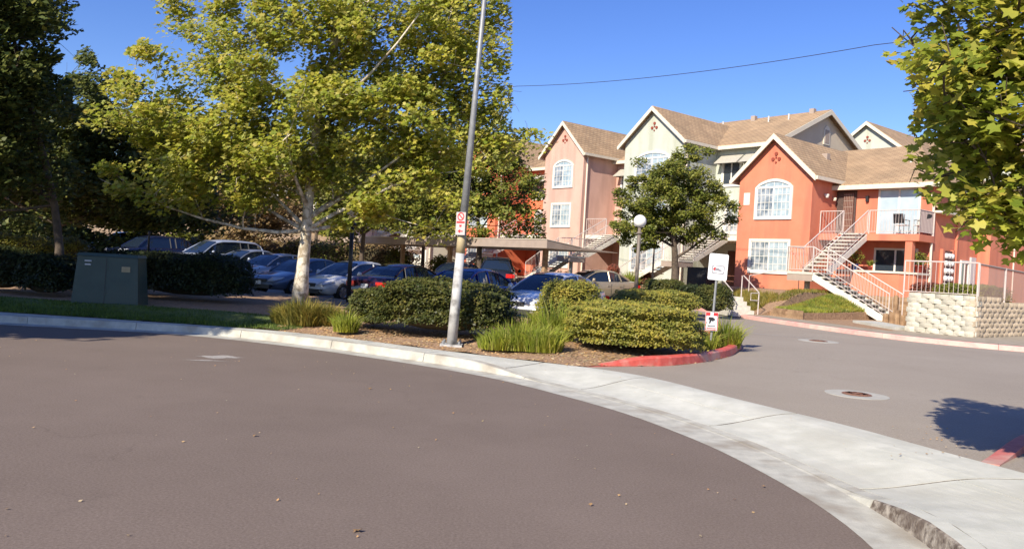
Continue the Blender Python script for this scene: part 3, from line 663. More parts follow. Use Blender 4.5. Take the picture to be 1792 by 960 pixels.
# orange two storey building ------------------------------------------------
ob = thing('apartment_building', 'bright orange two-storey stucco building with an arched window and an outside stair', 'building', (OX, OY, 0), -TH, 'stucco apartment buildings in a stepped row')
gable_block(ob, .22, 4.2, .0, 9.5, 1.1, 6.78, 1.83, M['orange'], roofend=7.6)
window(ob, 1.28, 3.12, 4.72, 6.18, 0, arch=True); window(ob, 1.1, 3.15, 2.08, 3.55, 0)
MB().box(.52, .86, -.03, 0, 5.35, 5.95).build('wall_plaque', M['wtrim'], ob)
main_block(ob, .24, 8.7, 2.3, 12.2, 1.1, 6.42, 2.35, M['orange'], oh=.45, hip=3.2)
deck(ob, 4.2, 8.85, .8, 2.3, 4.0, (5.35, 6.6), M['orange'])
rail_panel(ob, (8.82, .84, 4.0), (8.82, 2.25, 4.0), 1.05, mesh=True)
q = MB(); q.box(8.25, 8.55, .85, 1.15, 2.35, 3.72); q.build('balcony_post', M['orange'], ob)
# patio parapet with cap
q = MB(); q.prism([(5.4, .35, 1.1), (8.3, .35, 1.1), (8.75, .9, 1.1), (8.75, 2.3, 1.1), (8.55, 2.3, 1.1), (8.55, 1.0, 1.1), (8.2, .55, 1.1), (5.4, .55, 1.1)], (0, 0, 1.15)); q.build('patio_wall', M['orange'], ob)
q = MB(); q.prism([(5.35, .28, 2.25), (8.33, .28, 2.25), (8.82, .87, 2.25), (8.82, 2.3, 2.25), (8.48, 2.3, 2.25), (8.48, 1.02, 2.25), (8.17, .62, 2.25), (5.35, .62, 2.25)], (0, 0, .09)); q.build('patio_wall_cap', M['trim'], ob)
# doors
def slider(b, u0, u1, z0, z1, v, glass, ):
    m_ = MB(); t = .09; m_.box(u0 - t, u0, v - .06, v, z0, z1 + t); m_.box(u1, u1 + t, v - .06, v, z0, z1 + t); m_.box(u0, u1, v - .06, v, z1, z1 + t); f = m_.build('sliding_door', M['wtrim'], b)
    mid = (u0 + u1) / 2
    for a, c in ((u0, mid - .03), (mid + .03, u1)): MB().add([(a, v - .02, z0), (c, v - .02, z0), (c, v - .02, z1), (a, v - .02, z1)], [(0, 1, 2, 3)]).build('pane', M[glass], f)
    MB().box(mid - .04, mid + .04, v - .045, v - .0, z0, z1).box(u0, u1, v - .04, v - .001, z0, z0 + .05).build('sash', M['wtrim'], f)
slider(ob, 6.35, 8.1, 4.02, 6.12, 2.3, 'glass_blind')
slider(ob, 6.3, 8.1, 1.3, 3.35, 2.3, 'glass_dark')
q = MB(); q.box(4.25, 5.2, 2.22, 2.3, 4.02, 6.15); dr = q.build('door_frame', M['doordark'], ob)
q = MB(); q.box(4.62, 5.12, 2.16, 2.218, 4.05, 6.05); dd = q.build('security_door', M['darkwood'], ob)
q = MB()
for i in range(7): q.box(4.64, 5.10, 2.145, 2.158, 4.15 + i * .3, 4.17 + i * .3)
for i in range(6): q.box(4.66 + i * .083, 4.675 + i * .083, 2.14, 2.144, 4.1, 6.0)
q.build('grille', M['beamgrey'], dd)
for u, z, v, sd_ in ((5.75, 5.75, 2.3, 0),):
    MB().box(u - .06, u + .06, v - .14, v, z - .15, z + .12).build('wall_light', M['black'], ob)
q = MB(); q.lathe([(0, -.14), (.08, -.12), (.12, 0), (.10, .05), (0, .06)], 10, c=(4.3, 1.15, 5.85)); q.build('wall_light', M['wtrim'], ob)
q = MB(); q.lathe([(0, -.12), (.07, -.1), (.1, 0), (.08, .05), (0, .06)], 10, c=(4.3, 1.9, 5.75)); q.build('wall_light', M['pipe'], ob)
# vent caps and pipes on the roof
def roofpipe(b, u, v, z, box=False):
    if box: MB().box(u - .15, u + .15, v - .15, v + .15, z - .3, z + .25).build('roof_vent', M['beamgrey'], b)
    else: MB().tube([(u, v, z - .5), (u, v, z + .35)], .05, 8).tube([(u - .0, v, z - .35), (u, v, z - .1)], .1, 8).build('vent_pipe', M['hvac'], b)
roofpipe(ob, 6.6, 4.6, 7.7); roofpipe(ob, 7.6, 3.6, 7.15); roofpipe(ob, 3.1, 3.0, 7.9, True)
# downspout
MB().tube([(8.62, 2.2, 5.9), (8.78, 2.2, 5.6), (8.78, 2.2, 1.3)], .055, 8).build('downspout', M['pipe'], ob)
# right wing along the side yard
MB().box(7.2, 8.70 - .004, 12.2, 30, 1.1, 5.1).build('wall', M['orange'], ob)
q = MB(); q.box(8.7, 9.15, 2.3, 30, 5.05, 5.15); q.build('wing_eave', M['trim'], ob)
q = MB(); q.prism([(9.15, 2.35, 5.155), (7.0, 2.35, 6.05), (7.0, 2.35, 6.2), (9.15, 2.35, 5.3)], (0, 27.6, 0)); q.build('wing_roof', M['roof_v'], ob)
MB().box(8.70, 9.25, 7.6, 14, 1.1, 4.7).build('bump_out', M['orange'], ob)
MB().box(8.70, 8.80, 4.9, 5.02, 1.3, 5.0).build('downspout', M['orange'], ob)
MB().tube([(9.3, 10.6, 1.3), (9.3, 10.6, 4.4)], .04, 6).build('conduit', M['pipe'], ob)
window(ob, 5.7, 6.5, 1.4, 3.0, 8.70, side=True, glass='glass_dark', bars=False)
MB().box(8.70, 8.78, 6.7, 7.3, 1.3, 3.3).build('side_door', M['hvac'], ob)
q = MB(); q.box(8.70, 8.83, 3.35, 3.55, 1.25, 3.5); q.box(8.70, 8.83, 4.45, 4.65, 1.25, 3.5); q.build('meter_pier', M['orange'], ob)
mb_ = MB(); mb_.box(8.70, 8.80, 3.55, 4.45, 1.6, 3.45); mt = mb_.build('meter_panel', M['darkwood'], ob)
ml = MB(); ml.lathe([(.13, 0), (.13, .06), (.10, .13), (0, .15)], 12, axis='x'); mme = new_mesh('electric_meter', ml.v, ml.f, [M['meter']], smooth=True)
for r_ in range(5):
    for c_ in range(3): link('electric_meter', mme, mt, (8.80, 3.7 + c_ * .3, 1.85 + r_ * .34))
# stair of the orange building
st1 = stairs_unit('white railed concrete staircase climbing to the orange building balcony', 5.98, .78, 4.0, 2.08, .28, 1, True, 'outdoor staircases')

# green and beige three storey building --------------------------------------
def three(name, label, g0, g1, ue, vg, vm, zb, m, endm, pk, ez, mez, mrise, ridge_end, stair_label, far=False, mirror=False):
    b = thing('apartment_building', label, 'building', (OX, OY, 0), -TH, 'stucco apartment buildings in a stepped row')
    gable_block(b, g0, g1, vg, vm + 5.5, zb - .4, ez, pk - ez, m)
    main_block(b, g0 + .05, ue, vm, vm + 11, zb - .4, mez, mrise, m if not endm else m, endm=endm)
    wz = zb + .85
    window(b, g0 + 1.0, g1 - 1.0, wz + 5.35, wz + 6.75, vg, arch=True, rows=4, cols=3); window(b, g0 + 1.0, g1 - 1.0, wz + 2.7, wz + 4.15, vg, cols=3); window(b, g0 + 1.0, g1 - 1.0, wz, wz + 1.45, vg, cols=3)
    awnings(b, (g1 + .35, g1 + 2.05), vm, mez - .55)
    window(b, g1 + .9, g1 + 2.6, zb + 3.4, zb + 4.9, vm, cols=3)
    # decks over the entry
    MB().box(g1, ue - .1 if not far else ue - .1, vg + .5, vm, zb + 2.75, zb + 3.0).build('balcony', M['stringer'], b)
    z = zb + 3.0; v = vg + .55; us0 = g1 + 2.45
    rail_panel(b, (g1 + .05, v, z), (us0 - .65, v, z), 1.05, .16, single=not far)
    if ue - .2 - (us0 + .65) > .3: rail_panel(b, (us0 + .65, v, z), (ue - .2, v, z), 1.05, .16, single=not far)
    q = MB(); q.box(g1 + 1.2, g1 + 3.4, vm - .03, vm, zb, zb + 2.3); q.build('entry_panel', M['darkwood'], b)
    q = MB(); q.tube([(g1 + .06, vg + .3, ez - .3), (g1 + .06, vg + .3, zb)], .06, 6); q.build('downspout', M['pipe'], b)
    stairs_unit(stair_label, us0, vg + .5, z, zb + 1.5, zb - .1 if not far else zb, -1, not far, 'outdoor staircases', run=2.9)
    return b
gb = three('g', 'pale green three-storey building with a white gable and grey awnings', -9.75, -5.25, -1.5, 2.2, 5.4, .95, M['green'], M['beige'], 11.45, 9.55, 9.45, 2.55, -1.5,
           'shaded staircase behind the round tree at the pale green building')
# arched louvre in the beige gable
q = MB(); K = 10; pts = [(-1.5, 10.75, 10.1), (-1.5, 11.45, 10.1), (-1.5, 11.45, 10.9)] + [(-1.5, 11.1 + .35 * math.cos(math.pi * i / K), 10.9 + .35 * math.sin(math.pi * i / K)) for i in range(1, K)] + [(-1.5, 10.75, 10.9)]
q.prism(pts, (.06, 0, 0)); lv = q.build('gable_vent', M['trim'], gb)
q = MB(); q.box(-1.44, -1.42, 10.87, 11.33, 10.2, 11.0); q.build('louvre', M['beamgrey'], lv)
for u in (-8.0, -4.6, -3.2): roofpipe(gb, u, 9.6, 11.6)
roofpipe(gb, -6.2, 10.4, 12.0, True); roofpipe(gb, -2.2, 10.6, 12.05, True)
# beige side wall skin of the green gable block
pb = three('p', 'pink three-storey building with white framed windows', -17.1, -13.35, -9.75, 2.2, 5.4, .95, M['pink'], None, 11.35, 9.45, 9.1, 2.4, -9.7, 'concrete staircase in front of the pink building')
rb = three('r', 'red-orange three-storey building half hidden by leaves', -26.4, -22.3, -17.1, 2.2, 5.4, .95, M['red'], None, 11.4, 9.45, 9.1, 2.2, -17.1, 'staircase at the red-orange building behind the carport', far=True)
wb_ = three('w', 'white building seen behind the carport through leaves', -35.4, -31.2, -26.4, 2.2, 5.4, 1.0, M['white'], None, 11.4, 9.45, 9.1, 2.2, -26.4, 'staircase at the white building left of the carport', far=True)
p2 = three('p2', 'farthest pink building seen low behind the sycamore', -44.5, -40.3, -35.4, 2.2, 5.4, 1.2, M['pink'], None, 11.6, 9.6, 9.2, 2.2, -35.4, 'staircase at the farthest pink building', far=True)
# small white gable roof seen above the orange roof
bk = thing('apartment_building', 'white gabled building top rising behind the orange roof', 'building', (OX, OY, 0), -TH, 'stucco apartment buildings in a stepped row')
gable_block(bk, -7.2, -1.6, 22.0, 34, 1, 11.3, 2.1, M['green'])
main_block(bk, -7.1, 12, 26, 36, 1, 11.0, 2.1, M['green'])
# pale far building at the far left
fb = thing('apartment_building', 'pale building on the rise far behind the left trees', 'building', (-27, 88, 3.2), .3)
MB().box(-9, 9, 0, 8, -2, 6.2).build('wall', M['white'], fb)
MB().prism([(-9.5, -.5, 6.2), (9.5, -.5, 6.2), (9.5, 4, 8.2), (-9.5, 4, 8.2)], (0, 0, .2)).build('roof', M['roof_u'], fb)
for i in range(4): window(fb, -7.5 + i * 4.2, -5.6 + i * 4.2, 1.6, 3.3, 0, bars=False)

# ---------------------------------------------------------------- retaining walls
def block_mesh(wd, h, dp, seed, m):
    r = random.Random(seed); q = MB(); k = 4; V = []; F = []
    # split face: front face bulges with a broken vertical crease
    xs_ = [-wd / 2, -wd * .3, 0 + r.uniform(-.03, .03), wd * .3, wd / 2]; zs_ = [0, h * .5, h]
    for z_ in zs_:
        for i, x_ in enumerate(xs_):
            b_ = (0 if i in (0, 4) else (.05 if i != 2 else .085)) * (1 if z_ == h * .5 else .75) + r.uniform(0, .012); V.append((x_, -b_, z_ * (.985) + (.003)))
    n_ = 5
    for j in range(2):
        for i in range(4): F.append((j * n_ + i, j * n_ + i + 1, (j + 1) * n_ + i + 1, (j + 1) * n_ + i))
    b0 = len(V); V += [(-wd / 2, dp, .003), (wd / 2, dp, .003), (-wd / 2, dp, h * .985), (wd / 2, dp, h * .985)]
    F += [(0, b0, b0 + 1, 4, 3, 2, 1), (10, 11, 12, 13, 14, b0 + 3, b0 + 2), (0, 5, 10, b0 + 2, b0), (4, b0 + 1, b0 + 3, 14, 9)]
    return new_mesh('concrete_block', V, F, [m])
def block_wall(label, x0, y0, rz, length, z0, rows_, mk, bw=.40, bh=.15, stepdown=None, capn=True):
    t = thing('retaining_wall', label, 'retaining wall', (x0, y0, z0), rz, 'split-face block retaining walls')
    mes = [block_mesh(bw * .97, bh, .25, i, M[mk + ('', 'b', 'c')[i % 3]]) for i in range(9)]
    nb = int(length / bw)
    for r_ in range(rows_):
        for c_ in range(nb + (r_ % 2)):
            x = bw * (c_ + (.5 if r_ % 2 == 0 else 0)); 
            if stepdown and r_ >= rows_ - stepdown(x): continue
            x = min(max(x, bw * .4), length - bw * .4)
            link('concrete_block', mes[random.randrange(9)], t, (x, r_ * .006, r_ * bh))
    MB().box(.05, length - .05, .12, .4, 0, rows_ * bh - .03 if not stepdown else rows_ * bh * .8).build('wall_core', M['joint'], t)
    return t
cx, cy, _ = W(12.85, -9.0)
wl1 = block_wall('pale block retaining wall facing the driveway beside the white stair', cx, cy, -TH, 2.0, .16, 9, 'blockl')
cx, cy, _ = W(14.85, -9.0)
wl2 = block_wall('tan shaded block retaining wall running back along the side yard', cx, cy, R(90) - TH, 14, .16, 9, 'blockd', stepdown=lambda x: 0 if x < 2.2 else (1 if x < 5 else 2))
cx, cy, _ = W(-12, -3.6)
block_wall('low pale block wall behind the olive sedan', cx, cy, -TH, 10.5, .25, 4, 'blockl')
# fence on the retaining wall
fx, fy, _ = W(12.6, -8.75, 0)
fe = thing('fence', 'white steel picket fence on top of the pale block wall', 'fence', (fx, fy, 1.45), -TH)
rail_panel(fe, (0, 0, 0), (2.15, 0, 0), 1.05, .13)
fx, fy, _ = W(14.75, -8.75, 0)
fe2 = thing('fence', 'mesh fence with white posts stepping along the side wall', 'fence', (fx, fy, 1.42), R(90) - TH)
for i in range(5):
    a = (.05 + i * 2.1, 0, -.06 * i); b2 = (.05 + (i + 1) * 2.1, 0, -.06 * (i + 1))
    q = MB(); q.tube([(a[0], 0, a[2]), (a[0], 0, a[2] + 1.08)], .035, 6); q.build('post', M['rail'], fe2)
    q = MB(); q.tube([(a[0], 0, a[2] + 1.05), (b2[0], 0, b2[2] + 1.05)], .03, 6); q.build('top_rail', M['beamgrey'], fe2)
    q = MB()
    for k in range(34):
        x = a[0] + 2.1 * k / 34; zz = a[2] - .06 * k / 34; q.tube([(x, 0, zz + .05), (x, 0, zz + 1.03)], .006, 3, cap=False)
    tag(q.build('wire_infill', M['mesh'], fe2), kind='stuff')
# timber retaining edge
tw = thing('timber_wall', 'weathered timber retaining edge of the grass bed beside the pink kerb', 'retaining wall', (0, 0, 0))
Tp = [UVp for UVp in [(7.25, 0), (8.2, 0), (9.2, 0), (10.05, 0)]]
def Tpos(u): return W(u, vR(u) + 1.42, 0)
for a, b2 in ((7.25, 8.1), (8.1, 8.95)):
    for r_ in range(2):
        A = Tpos(a + (.15 if r_ % 2 else 0)); B2 = Tpos(b2); z = lotz(A[0], A[1]) + .10 + r_ * .175
        d_ = Vector(B2) - Vector(A); nn_ = Vector((-d_.y, d_.x, 0)).normalized() * .14
        q = MB(); q.prism([Vector((A[0], A[1], z)), Vector((B2[0], B2[1], z)) - d_.normalized() * .01, Vector((B2[0], B2[1], z)) + nn_ - d_.normalized() * .01, Vector((A[0], A[1], z)) + nn_], (0, 0, .169)); q.build('timber', M['timber'], tw)
tw2 = thing('timber_wall', 'brown timber retaining wall under the orange patio', 'retaining wall', (0, 0, 0))
for r_ in range(5):
    q = MB(); a = W(8.9, -2.5, .3 + r_ * .195); b2 = W(12.8, -2.5, .3 + r_ * .195); d_ = Vector(W(0, .12)) - Vector(W(0, 0))
    q.prism([Vector(a), Vector(b2), Vector(b2) + d_, Vector(a) + d_], (0, 0, .187)); q.build('timber', M['timber'], tw2)
for i in range(3):
    a = Vector(W(9.6 + i * 1.3, -2.66, .3)); q = MB(); q.tube([a, a + Vector((0, 0, 1.05))], .09, 8); q.build('timber_post', M['timber'], tw2)
# low log edging next to the stair foot
lg = thing('log_edging', 'short upright logs at the foot of the white stair', 'edging', (0, 0, 0))
for i in range(6):
    a = Vector(W(10.75 + i * .2, -5.9 + .05 * (i % 2), .26)); q = MB(); q.tube([a, a + Vector((0, 0, .42 + .08 * (i % 3)))], [.11, .10], 9); q.build('log', M['timber'], lg)
pw = MB(); pw.prism([W(10.1, -7.0, .27), W(12.6, -9.2, .27), W(12.8, -8.3, .27), W(10.5, -5.9, .27)], (0, 0, .12)); tag(pw.build('concrete_pad', M['concrete']), 'pale concrete pad at the foot of the stair', kind='structure')
# little front steps with handrails
sx, sy = 8.72, 29.9; d1 = Vector((ct, -st, 0)); 
fs = thing('garden_steps', 'four concrete steps with white pipe handrails left of the timber bed', 'steps', (sx, sy, lotz(sx, sy) + .13), R(8))
for i in range(4): MB().box(-.42, .42, i * .34, (i + 1) * .34 + .02 if i < 3 else 2.2, -.1, .155 * (i + 1)).build('step', M['tread'], fs)
for sg in (-1, 1):
    q = MB(); x_ = sg * .52
    q.tube([(x_, -.1, 0), (x_, -.1, .85), (x_, 1.3, 1.45), (x_, 1.45, 1.45), (x_, 1.45, .6)], .022, 6); q.tube([(x_, -.1, .82), (x_ - .38, -.25, .82), (x_ - .38, -.25, .55), (x_, -.1, .55)], .02, 6); q.build('handrail', M['rail'], fs)
fs2 = thing('garden_railing', 'short white pipe railing beside the orange wall', 'railing', W(3.9, -4.2, 1.1), -TH)
q = MB(); q.tube([(0, 0, -.2), (0, 0, .7), (.6, 1.2, 1.0), (1.6, 1.3, 1.0), (1.6, 1.3, 0)], .022, 6); q.build('rail', M['rail'], fs2)

# ================================================================ FOLIAGE
def unit(v): return v / np.maximum(1e-6, np.linalg.norm(v, axis=-1, keepdims=True))
LEAF5 = np.array([(0, -.5), (.30, -.42), (.24, -.16), (.56, .02), (.26, .12), (.30, .38), (.08, .28), (0, .58), (-.08, .28), (-.30, .38), (-.26, .12), (-.56, .02), (-.24, -.16), (-.30, -.42)])
LEAF5 = np.array([(0, -.5), (.34, -.36), (.22, -.08), (.54, .10), (.20, .22), (0, .58), (-.20, .22), (-.54, .10), (-.22, -.08), (-.34, -.36)])
LEAF4 = np.array([(0, -.5), (.32, -.05), (.14, .2), (0, .55), (-.14, .2), (-.32, -.05)])
LEAFQ = np.array([(0, -.5), (.34, 0), (0, .5), (-.34, 0)])
def leaves(P, size, shape, upb=.5, out=None, outb=0, jitter=.35, curl=.18):
    n = len(P); N = rng.normal(size=(n, 3)); N[:, 2] = np.abs(N[:, 2]) * 1.0
    N = unit(N) + np.array([0, 0, upb]) + np.array([SUNH[0], SUNH[1], .6]) * .65
    if out is not None: N = N + out * outb
    N = unit(N); a = unit(np.cross(N, rng.normal(size=(n, 3)))); b = np.cross(N, a)
    s = size * (1 + jitter * rng.uniform(-1, 1, n))[:, None, None]
    q = shape[None, :, :] * s; bend = -curl * (np.abs(shape[:, 0])[None, :] ** 1.3) * s[:, :, 0]
    return P[:, None, :] + q[:, :, 0:1] * a[:, None, :] + q[:, :, 1:2] * b[:, None, :] + bend[:, :, None] * N[:, None, :]
def fan_mesh(name, V, m):
    """n leaves of k verts -> triangle fans (non convex shapes) around the centroid"""
    n, k, _ = V.shape; c = V.mean(axis=1, keepdims=True); A = np.concatenate([c, V], axis=1); vc = k + 1
    me = bpy.data.meshes.new(name); me.vertices.add(n * vc); me.vertices.foreach_set('co', A.reshape(-1).astype(np.float32))
    tri = np.array([(0, 1 + i, 1 + (i + 1) % k) for i in range(k)], dtype=np.int32); idx = (tri[None] + (np.arange(n, dtype=np.int32) * vc)[:, None, None]).reshape(-1)
    nt_ = n * k; me.loops.add(nt_ * 3); me.loops.foreach_set('vertex_index', idx); me.polygons.add(nt_); me.polygons.foreach_set('loop_start', np.arange(0, nt_ * 3, 3, dtype=np.int32))
    me.materials.append(m); me.update(calc_edges=True); return me
def leafobj(name, P, size, shape, m, parent, **k):
    V = leaves(P, size, shape, **k); me = fan_mesh(name, V, m) if len(shape) > 6 else np_mesh(name, V, 0, [m]); return link(name, me, parent)
def in_ell(c, r, n): 
    p = unit(rng.normal(size=(n, 3))) * (rng.uniform(0, 1, (n, 1)) ** (1 / 2.2)); return np.array(c) + p * np.array(r)
def tree(label, base, trunk_r, trunk_h, ells, nclump, per, lsize, shape, lm, bm_, cr=.75, reject=None, lean=(0, 0), group=None, limbs=9, name='tree', topz=None, seedshift=0, minlow=.0):
    t = thing(name, label, 'tree', base, 0, group); base = np.array(base, float)
    vol = np.array([e[1][0] * e[1][1] * e[1][2] * (e[2] if len(e) > 2 else 1) for e in ells]); C = []
    while len(C) < nclump:
        e = ells[rng.choice(len(ells), p=vol / vol.sum())]; p = in_ell(e[0], e[1], 1)[0]
        if reject is not None and reject(p): continue
        C.append(p)
    C = np.array(C) - base
    # trunk
    top = C[:, 2].max() * .82; mid = C.mean(axis=0); k = 9; T_ = []
    for i in range(k):
        f = i / (k - 1); z = top * f; T_.append(np.array([mid[0] * f ** 1.6 + lean[0] * f + (.12 * math.sin(f * 7 + base[0]) * f), mid[1] * f ** 1.6 + .1 * math.cos(f * 6) * f, z]))
    T_ = np.array(T_); q = MB(); rr = [trunk_r * (1.25 if i == 0 else 1) * (1 - .88 * (i / (k - 1)) ** .8) + .012 for i in range(k)]; q.tube(T_, rr, 10); tr = q.build('trunk', bm_, t, smooth=True)
    def trunk_at(z): return np.array([np.interp(z, T_[:, 2], T_[:, 0]), np.interp(z, T_[:, 2], T_[:, 1]), z])
    nodes = []; q = MB(); ordr = rng.permutation(nclump)
    for c_, i in enumerate(ordr):
        c = C[i]; best = None
        if c_ >= limbs and nodes:
            A = np.array([n_[0] for n_ in nodes]); d_ = np.linalg.norm(A - c, axis=1) + 1.2 * np.maximum(0, A[:, 2] - c[2]); j = int(np.argmin(d_)); best = nodes[j]; s0 = best[0]; r0 = best[1] * .6
        else:
            hd = np.hypot(c[0] - mid[0] * .5, c[1]); z0 = min(max(trunk_h, c[2] - hd * .75), top * .9); s0 = trunk_at(z0); r0 = trunk_r * (.42 - .26 * z0 / top)
        L = np.linalg.norm(c - s0); m1 = s0 + (c - s0) * .5 + np.array([0, 0, -.06 * L]) + rng.normal(size=3) * .07 * L
        pts = []
        for f in (0, .25, .5, .75, 1): pts.append((1 - f) ** 2 * s0 + 2 * f * (1 - f) * m1 + f * f * c)
        r1 = max(.008, r0 * .35); rs = [r0 + (r1 - r0) * f for f in (0, .25, .5, .75, 1)]
        q.tube(pts, [a_ * 1.05 for a_ in rs], 5, cap=False)
        for p_, r_ in zip(pts[1:], rs[1:]): nodes.append((p_, r_))
        for _ in range(2):
            e_ = c + rng.normal(size=3) * cr * .32; q.tube([c, (c + e_) / 2 + rng.normal(size=3) * .05, e_], [r1, r1 * .6, .004], 3, cap=False)
    q.build('branches', bm_, t, smooth=True)
    # leaves: gaussian-ish clumps with a flattened, drooping shape
    n = nclump * per; ci = rng.integers(0, nclump, n); sc = (cr * rng.uniform(.55, 1.25, nclump))[ci][:, None]
    off = unit(rng.normal(size=(n, 3))) * (rng.uniform(.05, 1, (n, 1)) ** .5) * sc * np.array([1, 1, .62]); P = C[ci] + off
    if reject is not None:
        keep = np.array([not reject(p + base, .5) for p in P]); P = P[keep]; off = off[keep]
    P = P[P[:, 2] + base[2] > minlow]
    leafobj('crown', P, lsize, shape, lm, t, upb=.25)
    return t
# main sycamore
def rej_main(p, s=1): x, y = proj(p); return (x > 985 or (x > 895 and y < 225) or (x > 860 and y > 430) or (x < 262 and y < 52 + (262 - x) * .9) or (x > 895 and y > 345))
MAIN = tree('tall yellow-green sycamore with pale trunk in front of the parked cars', (-5.27, 20, .3), .17, 1.9,
     [((-5.2, 20, 5.4), (5.0, 2.7, 3.0)), ((-4.2, 20, 7.4), (4.5, 2.5, 2.6)), ((-8.0, 19.6, 4.0), (2.5, 1.6, 1.8)), ((-2.6, 20.2, 4.6), (3.2, 1.8, 2.0)), ((-.7, 20.3, 5.0), (2.0, 1.0, .9)), ((-1.7, 20.0, 6.6), (2.2, 1.5, 2.2)), ((-7.0, 19.4, 3.5), (2.9, 1.3, 1.1)), ((-3.0, 19.7, 3.4), (2.8, 1.3, 1.1))],
     400, 185, .116, LEAF5, M['syc'], M['bark'], cr=.66, limbs=20, reject=rej_main, minlow=2.0)
# right near tree
def edgeR(y):
    return np.interp(y, [-400, 0, 40, 75, 110, 125, 180, 260, 330, 372, 395, 425, 440, 470], [1500, 1572, 1585, 1524, 1542, 1585, 1600, 1588, 1598, 1645, 1648, 1650, 1700, 1800])
def rej_right(p, s=1):
    if p[1] < 2.0: return False
    x, y = proj(p); 
    if y > 462: return True
    return x < edgeR(y) + (40 if s == 1 else 0)
tree('near right tree with large lobed green leaves', (5.95, 5.1, .15), .11, 1.8,
     [((6.3, 5.4, 3.6), (2.3, 1.9, 1.8), .6), ((3.05, 5.4, 3.3), (.95, .9, 1.3)), ((3.1, 5.3, 3.2), (.95, .9, 1.3)), ((3.3, 5.2, 3.1), (.95, .9, 1.3)), ((2.8, 5.4, 3.25), (.34, .4, .2), 9), ((2.95, 5.3, 2.9), (.3, .5, .6), 5), ((3.9, 5.4, 2.3), (.95, .7, .5), 3.5), ((4.2, 5.5, 2.7), (1.5, 1.2, .9)), ((4.3, 3.2, 3.3), (1.3, 1.1, .8))],
     330, 66, .078, LEAF5, M['sycn'], M['barkdark'], cr=.37, reject=rej_right, limbs=14, minlow=1.72)
# dark trees at the left
tree('tall dark green tree at the left edge of the photo', (-11.6, 20.6, .3), .11, 2.2, [((-13.0, 20.5, 7.6), (3.3, 3.0, 3.8)), ((-13.8, 20.5, 4.6), (4.2, 3, 2.6))], 260, 220, .17, LEAF4, M['dark'], M['barkdark'], cr=.75, minlow=1.9, group='dark trees at the left',
     reject=lambda p, s=1: (lambda q: q[0] > 118 + 22 * math.sin(q[1] * .045) + 14 * math.sin(q[1] * .13 + 1) and q[1] < 330)(proj(p)))
tree('dark broad tree with a lumpy top behind the utility cabinet', (-15.6, 27.5, .2), .13, 1.9, [((-14.6, 27.5, 5.2), (3.6, 3.2, 3.1)), ((-19.5, 28, 5.0), (4.0, 3, 3.4)), ((-12.0, 27, 4.1), (2.4, 2.4, 2.2)), ((-13, 26.5, 3.4), (4.5, 2, 1.5))], 380, 200, .18, LEAF4, M['dark'], M['barkdark'], cr=.75, minlow=2.1, group='dark trees at the left',
     reject=lambda p, s=1: (lambda q: q[1] < np.interp(q[0], [-50, 60, 100, 150, 175, 215, 262, 300], [150, 165, 160, 62, 120, 100, 108, 200]))(proj(p)))
tree('dark tree standing just outside the left edge of the view', (-14.6, 9.6, .2), .2, 2.2, [((-14.2, 9.4, 6.2), (4.1, 4.0, 3.4)), ((-11.8, 8.3, 6.2), (2.3, 1.2, 1.4))], 270, 170, .22, LEAF4, M['dark'], M['barkdark'], cr=.8, minlow=2.2, group='dark trees at the left')
# round tree in front of the green building
mtb = at(1181, 497, 34.5)
tree('round bushy dark green tree with a single trunk in front of the pale green building', (mtb[0], mtb[1], .55), .2, 1.4,
     [((mtb[0] - .3, 34.5, 4.25), (2.9, 2.4, 1.5)), ((mtb[0] - .3, 34.5, 5.5), (2.2, 2.0, 1.4)), ((mtb[0] - 1.5, 34.5, 3.5), (1.4, 1.4, 1.0)), ((mtb[0] + .3, 34.3, 6.5), (1.0, .9, .8))], 210, 190, .12, LEAF4, M['mid'], M['barkdark'], cr=.46, limbs=10, minlow=2.3)
# darker trees behind the sycamore
tree('dark leafy tree behind the carport in front of the red building', (-1.6, 40.5, .3), .15, 1.8, [((-1.2, 40.5, 4.8), (3.5, 2.2, 2.2)), ((-2.6, 40.5, 7.2), (3.0, 2.0, 2.2)), ((-4.6, 40.5, 4.8), (3.0, 2.0, 2.0))], 200, 160, .18, LEAF4, M['mid'], M['barkdark'], cr=.75, minlow=2.0, group='trees behind the sycamore',
     reject=lambda p, s=1: (lambda q: q[0] > 955 or (q[0] > 890 and q[1] < 240))(proj(p)))
for i, (px, py, D, rx, rz, m_, lb) in enumerate([(640, 330, 44, 3.4, 3.0, 'mid', 'green tree above the parked cars right of the sycamore trunk'), (430, 350, 50, 4.0, 3.0, 'brush', 'brownish dry tree left of the sycamore trunk'), (300, 340, 50, 4.0, 3.6, 'mid', 'bushy green tree above the van'),
                                          (120, 370, 48, 5.0, 3.6, 'dark', 'dark tree behind the farthest parked car'), (-40, 340, 42, 5, 4.2, 'dark', 'dark tree at the far left behind the hedge'), (560, 300, 66, 4.6, 4.0, 'mid', 'distant green tree on the dry hillside'), (745, 345, 52, 3.0, 2.8, 'mid', 'small green tree beside the white building')]):
    c = at(px, py, D); z0 = gz(c[0], D) if D > 47 else .4
    tree(lb, (c[0], D, z0), .16, 1.5, [((c[0], D, c[2]), (rx, rx * .8, rz))], 150, 130, .24, LEAFQ, M[m_], M['barkdark'], cr=.95, group='trees behind the parking lot', limbs=8)

